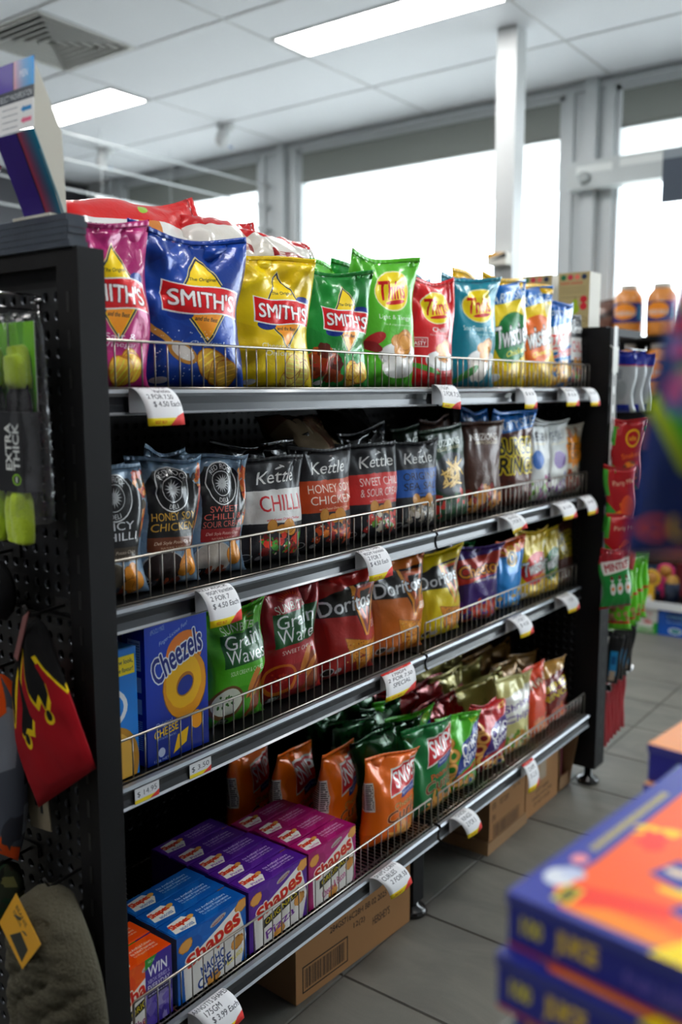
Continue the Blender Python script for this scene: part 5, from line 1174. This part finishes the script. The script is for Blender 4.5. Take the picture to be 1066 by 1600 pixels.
c = Cv(1.2, '3f2a86', 256); c.rect(0, 0, .55, 1.2, '3b2478')
for k in range(22): c.grad(0, '%02x%02x%02x' % tuple(int(v) for v in (150-k*6.6, 50+k*3, 80+k*2.6)), 1.2, '%02x%02x%02x' % tuple(int(v) for v in (165-k*7, 70+k*3, 96+k*3)), .58+k*.42/22, min(1, .58+(k+1)*.42/22+.004))
c.rect(.55, 0, .58, 1.2, '14101e')
low = img_mat('stand_lower', c.done('stand_lower'), .5, 0, .1, 0)
cream = mat('stand_card', 'cfcdc0', .75)
D = .085
MB().add([(-.082, D, 1.657), (-.082, 0, 1.657), (-.087, 0, 1.570), (-.087, D, 1.570)], [(3, 2, 1, 0)], 0, False, [[(0, 0), (1, 0), (1, 1), (0, 1)]]).build('header_panel', hdr, st).modifiers.new('t', 'SOLIDIFY').thickness = .001
pf = [(-.087, 1.568), (-.077, 1.545), (-.068, 1.523), (-.056, 1.495), (-.046, 1.468)]
b = MB()
for i in range(4):
    (x0, z0), (x1, z1) = pf[i], pf[i+1]; b.add([(x0, D, z0), (x0, 0, z0), (x1, 0, z1), (x1, D, z1)], [(3, 2, 1, 0)], 0, False, [[(0, 1-(i+1)/4), (1, 1-(i+1)/4), (1, 1-i/4), (0, 1-i/4)]])
b.build('lower_panel', low, st).modifiers.new('t', 'SOLIDIFY').thickness = .001
MB().add([(-.081, .0015, 1.655), (-.043, .0015, 1.572), (-.040, .0015, 1.466), (-.046, .0015, 1.466), (-.056, .0015, 1.495), (-.068, .0015, 1.523), (-.077, .0015, 1.545), (-.086, .0015, 1.57)], [tuple(range(8))[::-1]], 0).build('side_panel', cream, st).modifiers.new('t', 'SOLIDIFY').thickness = .0015
MB().box(-.066, .003, 1.4645, -.036, D, 1.468).build('base', cream, st)
t = tag(MB().tube([(-.118, .09, 1.47), (-.112, .075, 1.50), (-.1, .062, 1.53)], .006, 8).build('glasses_case', mat('case_red', 'a82a3a', .3, coat=.6), None), 'slim red and white glasses case at the left frame edge on the stand', 'case')
shiny = mat('black_card_painted_sheen', '3a424e', .28, coat=.8, bump=.3, bscale=60)  # black card; bluish reflections painted into a blue-grey base colour
for k in range(5):
    o = MB().box(-.066, -.034, 0, -.036, .22, .0078).build('flat_pack', shiny, None, (.001*((k*3) % 3-1), .002*((k*2) % 3-1), 1.4225+.0084*k)); add_bevel(o, .0015, 2)
    tag(o, ('lowest', 'second lowest', 'middle', 'second highest', 'topmost')[k]+' flat glossy black pack in the stack under the glasses stand', 'pack', 'flat black packs')

# ================================================================== FAR END: clip strip, hanging sweets
stp = mat('white_strip', 'd9d9d7', .5)
t = tag(empty('clip_strip', (1.845, -.052, 0)), 'white slotted clip strip hanging down the far upright', 'strip')
b = MB()
for k in range(9):
    z = 1.30-k*.055; x = -.0012*k
    b.box(x-.014, -.001, z-.055, x-.005, .0, z).box(x+.005, -.001, z-.055, x+.014, 0, z).box(x-.005, -.001, z-.022, x+.005, 0, z)
b.box(-.014, -.001, 1.30, .014, 0, 1.42); b.build('strip', stp, t); MB().box(-.022, -.003, 1.285, .02, -.0015, 1.36).tube([(0, -.002, 1.35), (-.05, -.004, 1.362)], .0015, 6).build('header_card', mat('card_white', 'dedfda'), t)
FY = math.radians(-52)
def pouch(lb, m_, w, h, t_, x, y, zc, yaw, sd, roll=0, cat='sweets bag', group=None, crum=1.2, name='sweets_bag'):
    return bag(lb, m_, w, h, t_, x, y, zc-h/2, yaw, 0, roll, sd, crum, cat=cat, group=group, name=name, nu=14, nv=20)
c = Cv(1.9, 'a8242a', 128, seed=3); c.poly([(0, 0), (1, 0), (0, .7)], '3f9c3c'); c.ell(.62, 1.4, .22, .24, 'e6c22a'); c.ell(.62, 1.4, .17, .19, 'b3262c'); c.txt('als', .62, 1.4, .24, .12, 'f2d22a'); c.rect(.0, 1.2, .12, 1.7, '4aa23c'); c.ell(.6, .45, .3, .35, '8a5a4a'); c.blobs(.35, .2, .9, .75, 14, .08, ['e0902a', 'd8462a', '6a3a2a']); c.txt('Snakes', .6, .95, .6, .14, 'f0902a', rot=.2)
sw1 = foil('sweets_red', c.done('sweets_red'))
c = Cv(1.6, 'b0282e', 128, seed=3); c.poly([(0, 0), (.9, 0), (0, .75)], '3f9c3c'); c.blobs(.25, .3, .75, .8, 6, .13, ['e89a2a']); c.ell(.68, .6, .22, .3, 'e2683a'); c.txt('Party Mix', .6, 1.2, .7, .16, 'f2e6c8', rot=.1); c.rect(0, .9, .12, 1.5, '4aa23c')
sw2 = foil('sweets_orange', c.done('sweets_orange'))
c = Cv(1.9, '2a8a45', 128, seed=3); c.rect(0, 1.45, 1, 1.9, '9c2030'); c.poly([(.1, 1.1), (.95, 1.25), (.98, 1.62), (.05, 1.5)], 'ece8e2'); c.txt('MINTIES', .53, 1.36, .76, .24, 'a3242e', rot=.12, off=.03)
for x in (.3, .55, .8): c.ell(x, .65, .1, .2, 'e8e8e4'); c.ell(x, .65, .05, .06, 'd98a3a'); c.poly([(x-.06, .95), (x+.06, .95), (x, .84)], 'e8e8e4'); c.ell(x, 1.0, .04, .07, '7a2a30')
c.rect(0, 0, 1, .08, '9c2030')
mint = foil('minties', c.done('minties'))
pouch('red and green snake sweets bag topmost on the clip strip', sw1, .105, .215, .03, 1.875, -.085, 1.045, FY, 301, .03)
pouch('red party sweets bag with orange shapes, second on the clip strip', sw2, .1, .2, .03, 1.835, -.09, .915, FY, 302, -.02)
pouch('red party sweets bag lowest of the two with orange shapes on the clip strip', sw2, .1, .17, .03, 1.805, -.10, .79, FY, 303, .05)
pouch('green MINTIES bag with red top at the bottom of the clip strip', mint, .105, .18, .03, 1.765, -.115, .69, FY+.2, 304, -.08)
end = tag(empty('end_display_panel', (1.915, 0, 0)), 'dark end panel with hooks beyond the far upright', 'panel')
MB().box(-.008, -.02, .1, .008, YB, 1.38).build('panel', blk2, end); MB().box(-.01, .0, 1.4, .3, YB, 1.424).build('top_shelf', blk, end)
c = Cv(1.9, 'b9bdbf', 128, seed=3); c.rect(0, 1.5, 1, 1.9, '24389a'); c.rect(0, 1.47, 1, 1.5, 'c2283a'); c.rect(.3, 0, .8, .25, '24389a'); c.lines(.3, 1.2, .4, .3, 8, '6a7078'); c.ell(.5, .7, .2, .3, 'a0a5a8', 0, .6)
bw = foil('blue_white', c.done('blue_white'), .3, .5)
for k, (x, y) in enumerate(((1.985, -.025), (2.05, -.032), (2.115, -.036))): pouch('blue topped silver bag, '+('nearest', 'middle', 'furthest')[k]+' on the hook beyond the upright', bw, .085, .19, .03, x, y, 1.26, math.radians(-70), 310+k, group='blue topped silver bags')
c = Cv(2.0, '6cc01f', 128, seed=3); c.blobs(.1, .25, .9, .9, 20, .1, ['a8805a', 'c8a87a', '8a6a4a']); c.rect(0, .9, 1, .97, 'c2281f'); c.rect(0, .2, 1, .26, 'c2281f'); c.txt('mix', .5, 1.4, .3, .14, 'e8f4d8', rot=PI/2)
gm = foil('green_mix', c.done('green_mix'))
for k in range(4): pouch('lime green sweets bag, '+('nearest', 'second', 'third', 'furthest')[k]+' on its hook behind the MINTIES bag', gm, .09, .235, .025, 1.95+.062*k, -.052+.004*k, .60, math.radians(-62), 320+k, group='lime green sweets bags')
c = Cv(3.0, '141418', 96, seed=3); c.rect(.25, .5, .75, 2.0, '3fa6d8'); c.rect(.3, .2, .7, .8, 'd8c8b4'); c.rect(.35, 1.2, .65, 1.7, '1f6fa8')
bk = foil('black_blue', c.done('black_blue'))
for k in range(4): pouch('slim black and sky blue packet, '+('nearest', 'second', 'third', 'furthest')[k]+' on its hook', bk, .05, .165, .015, 1.955+.05*k, -.035+.004*k, .385, math.radians(-62), 330+k, .1, 'packet', 'slim black and blue packets', .6, 'snack_packet')
rp = mat('red_packet', 'b81f30', .3, coat=.8, bump=.3)
for k in range(6): pouch('long slim red packet, '+('nearest', 'second', 'third', 'fourth', 'fifth', 'furthest')[k]+' in the lowest row beyond the upright', rp, .03, .2, .01, 1.945+.04*k, -.02+.003*k, .19, math.radians(-62), 340+k, .0, 'packet', 'long red packets', .5, 'snack_packet')
for z, lb in ((1.362, 'silver'), (.722, 'lime'), (.472, 'black and blue'), (.295, 'red')): hook(f'wire hook carrying the {lb} packets', -.03, z, .25, chrome, 1.925, 1)
# kraft cartons standing on top beyond the far bay
c = Cv(1.75, 'b9ab84', 200, seed=3)
for k, q in enumerate(('3a7a5a', 'c2485a', 'e08a7a', '33415a')): c.ell(.16+.22*k, 1.6, .085, .085, q)
c.txt('GOOD CHOICE!', .42, 1.42, .7, .08, 'c23a3a', off=.02)
for k in range(5): c.lines(.48, 1.3-.05*k, .8, .02, 1, '8a7d5c')
c.lines(.5, .98, .8, .015, 1, '4a4438'); c.ell(.52, .62, .16, .17, 'a3b83a'); c.ell(.55, .8, .08, .12, 'a3b83a'); c.rect(.55, .88, .565, .99, '5a4a2a'); c.ell(.82, .9, .11, .11, 'c23a44'); c.ell(.82, .68, .11, .11, 'c83c48'); c.ell(.18, .66, .1, .12, 'b85a44'); c.ell(.82, .22, .15, .14, '8a7d5c'); c.ell(.82, .22, .13, .12, 'b9ab84'); c.lines(.82, .22, .2, .1, 3, '8a7d5c')
gcm = img_mat('good_choice', c.done('good_choice'), .7, 0, 0, 0)
wk = mat('white_card_side', 'dcd9cf', .7)
for k, (y, lb) in enumerate(((.178, "kraft GOOD CHOICE carton with fruit print nearest the window gap"), (.30, 'second kraft GOOD CHOICE carton partly behind the chip bags'))):
    o = MB().box(0, 0, 0, .103, .09, .172, mis=[1, 2, 0, 0, 0, 0]).build('fruit_snack_carton', [wk, gcm, wk], None, (1.95, y+.004*k, 1.4255), -PI/2); add_bevel(o, .001, 1); tag(o, lb, 'box')
# small carton with yellow and black corner taped to the column, white boxes behind the bags
t = tag(MB().box(0, 0, 0, .1, .06, .055).add([(0.02, -.0006, .02), (.1, -.0006, .03), (.1, -.0006, .055)], [(0, 1, 2)], 1).add([(0.0, -.0004, .03), (.1, -.0004, .055), (.0, -.0004, .055)], [(0, 1, 2)], 2).build('small_box', [wk, rubber, mat('amber', 'e0a21c')], None, (3.17, 1.08, 1.82), -PI/2), 'small white box with black and yellow corner against the white column', 'box')
for k, (x, y, lb) in enumerate(((1.28, .40, 'pale blue white box behind the red and teal Thins bags'), (2.06, .30, 'white box half hidden behind the yellow party bags'))):
    o = tag(MB().box(0, 0, 0, .2 if k == 0 else .12, .045, .15 if k else .30).build('white_box', [mat('pale_card', 'cfdbe2', .5)], None, (x, y, 1.4255 if k else ZS[0]+.001)), lb, 'box')

# ================================================================== BY THE WINDOWS: tall shelving with jars, toys
t = tag(empty('window_shelving', (3.8, 0, 0)), 'dark shelving by the windows with a white lipped bottom shelf', 'shelving')
MB().box(.28, -1.2, 0, .32, .84, 1.48).build('back_panel', blk2, t)
for z, y1, m_ in ((1.478, .84, blk), (1.18, .84, blk), (.9, .84, blk), (.62, .84, blk)): MB().box(.02, -1.2, z, .28, y1, z+.02).build('shelf_board', m_, t)
MB().box(-.06, -1.2, .145, .28, .56, .165).build('shelf_board', blk, t)
o = MB().box(-.075, -1.2, .135, -.058, .56, .172).build('white_lip', mat('white_lip', 'dfe2e4', .35), t); add_bevel(o, .004, 2)
MB().box(.02, .84, 0, .28, .86, 1.478).build('side_panel', blk, t); MB().box(-.05, .56, 0, .28, .6, .145).build('side_panel', blk, t)
c = Cv(.9, 'e58a2a', 128, seed=3); c.rect(0, 0, 1, .9, '3c3f78'); c.ell(.5, .5, .3, .36, 'e89a34'); c.txt('CHEESE BALLS', .5, .42, .6, .2, 'dfe2f0', off=.03); c.rect(.84, .1, .96, .8, '2a8ab0'); c.rect(.0, 0, .1, .9, 'c8ccd8')
jl = img_mat('jar_label', c.done('jar_label'), .4, bump=0)
jm = mat('cheese_puffs', 'e08a2c', .35, coat=.6, bump=1.0, bscale=70, mottle=.25); lidm = mat('lid_clear', 'd9d2c8', .3, coat=.4)
for k, (y, z) in enumerate(((.645, 1.498), (.475, 1.498), (.645, 1.2), (.475, 1.2))):
    t = tag(empty('cheese_ball_jar', (3.9, y, z+.001)), ('orange cheese ball jar on the top window shelf, nearest the gondola', 'orange cheese ball jar on the top window shelf beside the blurred sweets bag', 'orange cheese ball jar on the lower window shelf, nearest the gondola', 'orange cheese ball jar on the lower window shelf beside the blurred sweets bag')[k], 'jar', 'jars of cheese balls')
    b = MB().lathe([(.0, 0), (.07, .0), (.075, .02), (.075, .185), (.068, .21), (.045, .235), (.042, .24), (0, .24)], 28, cap=False).build('jar', jm, t)
    MB().lathe([(.0, .235), (.046, .235), (.046, .262), (0, .262)], 24, cap=False).build('lid', lidm, t)
    n = 14; b = MB()
    for i in range(n):
        a0, a1 = PI*.55+PI*.9*i/n, PI*.55+PI*.9*(i+1)/n
        b.add([(.0762*math.cos(a0), .0762*math.sin(a0), .07), (.0762*math.cos(a1), .0762*math.sin(a1), .07), (.0762*math.cos(a1), .0762*math.sin(a1), .17), (.0762*math.cos(a0), .0762*math.sin(a0), .17)], [(0, 1, 2, 3)], 0, True, [[(i/n, 0), ((i+1)/n, 0), ((i+1)/n, 1), (i/n, 1)]])
    b.build('label', jl, t)
pouch('brown and black snack bag beside the cheese ball jars', foil('brown_pack', plain('6a4636', '23252a', 5)), .13, .19, .07, 3.88, .765, 1.6, -PI/2, 350)
YL, PK = mat('toy_yellow', 'e8b81c', .35, coat=.4), mat('toy_pink', 'e0357a', .35, coat=.4)
for k, (y, x, z, m_, lb) in enumerate(((.505, 3.79, .300, YL, 'yellow round headed toy nearest the gondola on the white lipped shelf'), (.425, 3.77, .282, YL, 'second yellow round headed toy on the white lipped shelf'), (.385, 3.87, .305, PK, 'pink round headed toy behind the yellow ones'))):
    t = tag(empty('round_toy', (x, y, z)), lb, 'toy', 'round headed toys')
    MB().tube([(0, .038*math.cos(q*PI/12), .038*math.sin(q*PI/12)) for q in range(24)], .008, 8, closed=True).build('ring', m_, t)
    MB().lathe([(0, -.006), (.032, -.006), (.032, .006), (0, .006)], 20, ax='x', cap=False).build('face', mat('toy_face', 'c88a3c', .4, mottle=.5, bscale=80), t)
    o = MB().box(-.012, -.016, -.134, .012, .016, -.044).build('handle', m_, t); add_bevel(o, .005, 2)
    MB().box(-.015, .008, -.10, .010, .035, -.06).build('trigger', m_, t)
dk = mat('dark_tub', '22304a', .3, coat=.6)
t = tag(empty('sweets_tub', (3.80, .33, .1655)), 'dark blue tub of coloured sweets beside the yellow toys', 'tub'); MB().lathe([(0, 0), (.036, 0), (.04, .09), (.036, .1)], 20, cap=False).build('tub', dk, t); MB().lathe([(.034, .095), (.03, .12), (.018, .135), (0, .14)], 16, cap=False).build('sweets', mat('mixed_sweets', 'b88a3a', .4, mottle=.6, bscale=90), t)
for k, (y, q, lb) in enumerate(((.45, '33507a', 'blue toy carton behind the yellow toys'), (.28, '7a2a30', 'dull red toy carton behind the sweets tub'), (.1, '3a4a8a', 'violet toy carton further along the white lipped shelf'), (-.15, 'a8483a', 'brick red carton at the hidden end of the white lipped shelf'))):
    tag(add_bevel(MB().box(0, 0, 0, .08, .15, .14+.03*(k % 2)).build('toy_carton', mat('carton_'+q, q, .4, coat=.3, mottle=.2, bscale=30), None, (3.96, y-.07, .1655)), .002), lb, 'box')
tag(MB().box(0, 0, 0, .02, .12, .03).build('price_card', mat('label_white', 'e8ecea'), None, (3.755, .42, .1655)), 'low white card lying at the foot of the yellow toys', 'card')
c = Cv(.9, 'dfe0da', 160, seed=3); c.rect(0, 0, 1, .2, '2f9a35'); c.poly([(0, 0), (.25, 0), (.15, .45), (0, .45)], '2f9a35'); c.poly([(1, 0), (.75, 0), (.85, .4), (1, .4)], '2f9a35'); c.txt('Party', .5, .68, .6, .16, 'c86a6a', rot=.05); c.txt('Cups', .5, .5, .4, .14, 'c86a6a'); c.txt('FROZEN', .5, .1, .7, .13, 'e6d8d8', off=.03); c.ell(.62, .38, .2, .05, 'c8545a')
gb_ = img_mat('green_white_box', c.done('green_white_box'), .45, bump=0)
c = Cv(1.2, '1a63b4', 160, seed=3); c.ell(.5, .9, .3, .2, '123c7a'); c.txt('COOL', .5, .9, .5, .14, '9cd0e8'); c.txt('for summer', .5, .66, .5, .07, 'e0e8f2'); c.ell(.5, .25, .2, .15, 'e0e6ee'); c.ell(.5, .25, .15, .1, '2a8a8a')
bb_ = img_mat('blue_box_low', c.done('blue_box_low'), .45, bump=0)
for k, (y, w, m_, lb) in enumerate(((.505, .125, gb_, 'white and green box under the white lipped shelf'), (.375, .17, bb_, 'bright blue box right of the white and green one'), (.2, .17, bb_, 'second bright blue box further under the white lipped shelf'))):
    tag(MB().box(0, 0, 0, w, .2, .132, mis=[1, 0, 0, 0, 0, 0]).build('floor_box', [mat('blue_side', '1a63b4'), m_], None, (3.75, y, .001), -PI/2), lb, 'box')
tag(MB().box(0, 0, 0, .1, .2, .13).build('floor_box', mat('blue_side', '1a63b4', .4), None, (3.85, .73, .001), -PI/2), 'plain blue box on the floor left of the dark shelf side', 'box')
for k in range(5): pouch('dark brown hanging snack bag in the shade, '+('first', 'second', 'third', 'fourth', 'fifth')[k]+' beside the shelving side', foil('foil_fBr2', plain('5a3a2c', '2c1c16', 7)), .07, .17, .03, 3.70-.0*k, .66-.035*k, .52 if k % 2 else .50, -PI/2, 360+k, group='brown bags by the window shelving', crum=.8)
for k in range(12): tag(add_bevel(MB().box(0, 0, 0, .1, .09, .17+.02*(k % 3)).build('shelf_pack', mat('pack_%d' % (k % 5), ('4a5f8a', '8a4a3a', '6a7a6a', '9a9aa0', '3a3f55')[k % 5], .4, coat=.3, mottle=.3, bscale=25), None, (3.88, .44-.125*(k % 6), (.641 if k < 6 else .921))), .002), ('lower' if k < 6 else 'upper')+' row window shelf pack, '+('first', 'second', 'third', 'fourth', 'fifth', 'sixth')[k % 6]+' from the shelving side', 'pack', 'packs on the window shelves')

# ================================================================== NEAR RIGHT: stacked sweets boxes and a hanging sweets bag
ct = tag(empty('counter', (0, 0, 0)), 'dark counter at the lower right carrying the stacked blue boxes', 'counter')
A2 = -.108
o = MB().box(-.01, -.55, .0, .75, .015, .69).build('body', mat('counter_dark', '2a2e33', .5), ct, (-.30, -.76, 0), A2); add_bevel(o, .004, 2)
MB().box(-.03, -.57, .69, .77, .03, .70).build('top_slab', mat('counter_top', '3f4a4c', .35, coat=.3), ct, (-.30, -.76, 0), A2)
c = Cv(1.1, '35429a', 512, seed=6)
c.poly([(.07, .1), (.12, .03), (1, .03), (1, 1.08), (.085, 1.08), (.085, .3)], 'f2702c'); c.poly([(.12, .03), (.6, .03), (.6, .12), (.2, .1)], 'f0982c')
c.blobs(.12, .06, .6, 1.0, 22, .06, ['f8d020', 'f2622e', 'f6a52a', 'f04a2e', 'f9dc3a'], 1, .5); c.poly([(.06, .14), (.1, .06), (.32, .16), (.3, .22)], 'f0492e')
for x, y in ((.2, .34), (.3, .2), (.26, .56), (.42, .4), (.16, .78)): c.poly([(x, y), (x+.09, y-.03), (x+.12, y+.09), (x+.03, y+.12)], '35429a'); c.ell(x+.05, y+.05, .03, .018, 'f2e0c0')
c.poly([(.33, .0), (.6, .0), (.6, .14), (.38, .12)], 'f8dc28'); c.ell(.055, .16, .035, .05, 'dfe4ec'); c.ell(.07, .2, .03, .03, 'c8d0e4'); c.rect(.085, .05, .13, .14, 'd8cc3a'); c.rect(.095, .06, .12, .13, '5a5a2a')
c.lines(.05, .6, .022, .5, 40, 'd8c84a', .6); c.ell(.05, .28, .02, .03, 'e8a0a8')
btop = img_mat('sweet_box_top', c.done('sweet_box_top'), .35, 0, .4, 0)
c = Cv(.14, '333c8c', 300); c.txt('100', .06, .07, .055, .05, 'd8cc4a', off=.06); c.txt('JUICE', .17, .066, .1, .07, 'e0c24a', off=.08); c.txt('fruit lollies', .36, .06, .16, .04, '8a7ac0'); c.rect(0, 0, 1, .012, 'b04a5a')
bfr = img_mat('sweet_box_front', c.done('sweet_box_front'), .35, 0, .4, 0)
bs = mat('box_blue', '333c8c', .35, coat=.3)
P0 = Vector((-.292, -.782, .9))
ex = Vector((math.cos(A2), math.sin(A2), 0)); ey = Vector((math.sin(A2), -math.cos(A2), 0))
# each box: short printed end faces the camera side (-X), lid up
for k in range(5):
    h_ = .039; z = .9-h_*(k+1)-.0004*k; off = (0, -.012, .012, .004, -.006)[k]
    t = tag(empty('sweets_box', (P0+ex*(off*-1)+ey*(.30+.003*(k % 2)))+Vector((0, 0, z-.9)), (0, 0, A2+PI/2-PI)), ('topmost', 'second', 'third', 'fourth', 'lowest')[k]+' blurred blue box with orange and yellow lid in the near stack', 'box', 'stacked blue sweets boxes')
    t.location = P0+ex*off+Vector((0, 0, z-.9)); t.rotation_euler = (0, 0, A2-PI/2)
    o = MB().box(0, 0, 0, .30, .285, h_-.0016, mis=[1, 0, 0, 0, 0, 0]).build('tray', [bs, bfr], t); add_bevel(o, .002, 2)
    MB().box(-.0012, -.0012, h_-.0085, .3012, .2862, h_, mis=[0, 0, 0, 0, 1, 0]).build('lid', [bs, btop], t)
c = Cv(.16, '3d3f98', 128); c.poly([(.05, .02), (.19, .02), (.12, .14)], 'b8d0c0'); c.poly([(.08, .035), (.16, .035), (.12, .11)], '2f7a4a'); c.txt('100', .4, .08, .14, .08, 'd8cc4a', off=.05)
vf = img_mat('violet_front', c.done('violet_front'), .4, bump=0); vb = mat('box_violet', '3d3f98', .35, coat=.3); vo = mat('box_orange', 'e0883a', .4, coat=.3)
for k in range(5):
    t = tag(empty('sweets_box', (.036+.004*((k*2) % 3-1), -.768, .703+.0385*k), (0, 0, A2-PI/2)), ('lowest', 'fourth', 'third', 'second', 'topmost')[k]+' violet and orange box of the second stack at the right frame edge', 'box', 'second stack of sweets boxes')
    o = MB().box(0, 0, 0, .25, .25, .029, mis=[1, 0, 0, 0, 0, 0]).build('tray', [vb, vf], t); add_bevel(o, .002, 2)
    MB().box(-.0012, -.0012, .0292, .2512, .2512, .0375, mis=[0, 0, 0, 0, 1, 0]).build('lid', [vb, vo], t)
    if k == 4: MB().box(.03, .03, .0375, .12, .22, .0382).build('white_panel', mat('label_white', 'e8ecea'), t)
t = tag(empty('acrylic_tray', (-.335, -.79, .701), (0, 0, A2)), 'clear acrylic tray corner at the foot of the near stack', 'tray')
MB().box(-.02, -.28, 0, .0, .06, .003).box(-.02, .055, 0, .25, .06, .04).box(-.024, -.28, 0, -.02, .06, .03).build('tray', film, t)
# hanging bag of gummy sweets
c = Cv(2.0, '23407a', 300, seed=8)
c.poly([(.06, .75), (.9, .6), (.95, 1.7), (.3, 1.7)], '7080a8'); c.blobs(.05, .8, .98, 1.62, 190, .055, ['f07aa8', '8ad0ee', '7ed84a', 'd84a5a', 'e88ac0', '6a8ac0', 'f0a8c8'], 1, .3)  # side light painted in: gummies and green wave drawn in lighter colours
c.poly([(.0, .8), (.25, .62), (.6, .52), (1, .5), (1, .9), (.5, .92), (.2, .8)], '4fb83a'); c.poly([(-.02, .86), (.2, .62), (.6, .46), (1, .44), (1, .52), (.6, .54), (.24, .66), (.02, .9)], 'b8cc2a')
c.poly([(0, 0), (1, 0), (1, .45), (.6, .47), (.2, .62), (0, .84)], '1f3872'); 
for k, q in enumerate(('d8562a', 'e0b82a', 'd8622a', 'b0382a', 'e0c23a', 'd8562a')): c.txt('GUMMIE'[k], .1+.15*k, .32, .13, .16, q, off=.05)
c.lines(.6, .18, .6, .04, 1, '6a8ab0'); c.rect(0, 0, 1, .05, '16294f')
gm_ = foil('gummy', c.done('gummy'), .3, .5)
dv = fw*.5+rt*.2155
pb = CAM+Vector((dv.x, dv.y, 0))
t = tag(empty('gummy_sweets_bag', (pb.x, pb.y, 0), (0, 0, YAW-PI/2)), 'large blurred dark blue bag of colourful gummy sweets hanging at the right edge', 'sweets bag')
puffy('pouch', [(-.028, 1.345, .045, 1.345), (-.036, 1.30, .045, 1.30), (-.046, 1.25, .046, 1.25), (-.056, 1.18, .048, 1.18), (-.060, 1.147, .048, 1.145)], .022, [gm_], (0, 0, 0), 0, 18, 8, 12, .0012, t)
MB().tube([(.02, 0, 1.338), (.02, -.0, 1.352), (.19, .0, 1.356)], .002, 6).build('hang_tab', chrome, t)
tag(MB().box(-.012, -.012, .701, .012, .012, 1.6).build('display_post', blk, None, tuple(CAM.xy+Vector((fw.x*.52+rt.x*.42, fw.y*.52+rt.y*.42)))+(0,), YAW-PI/2), 'black display post holding the gummy sweets bag outside the frame', 'post')
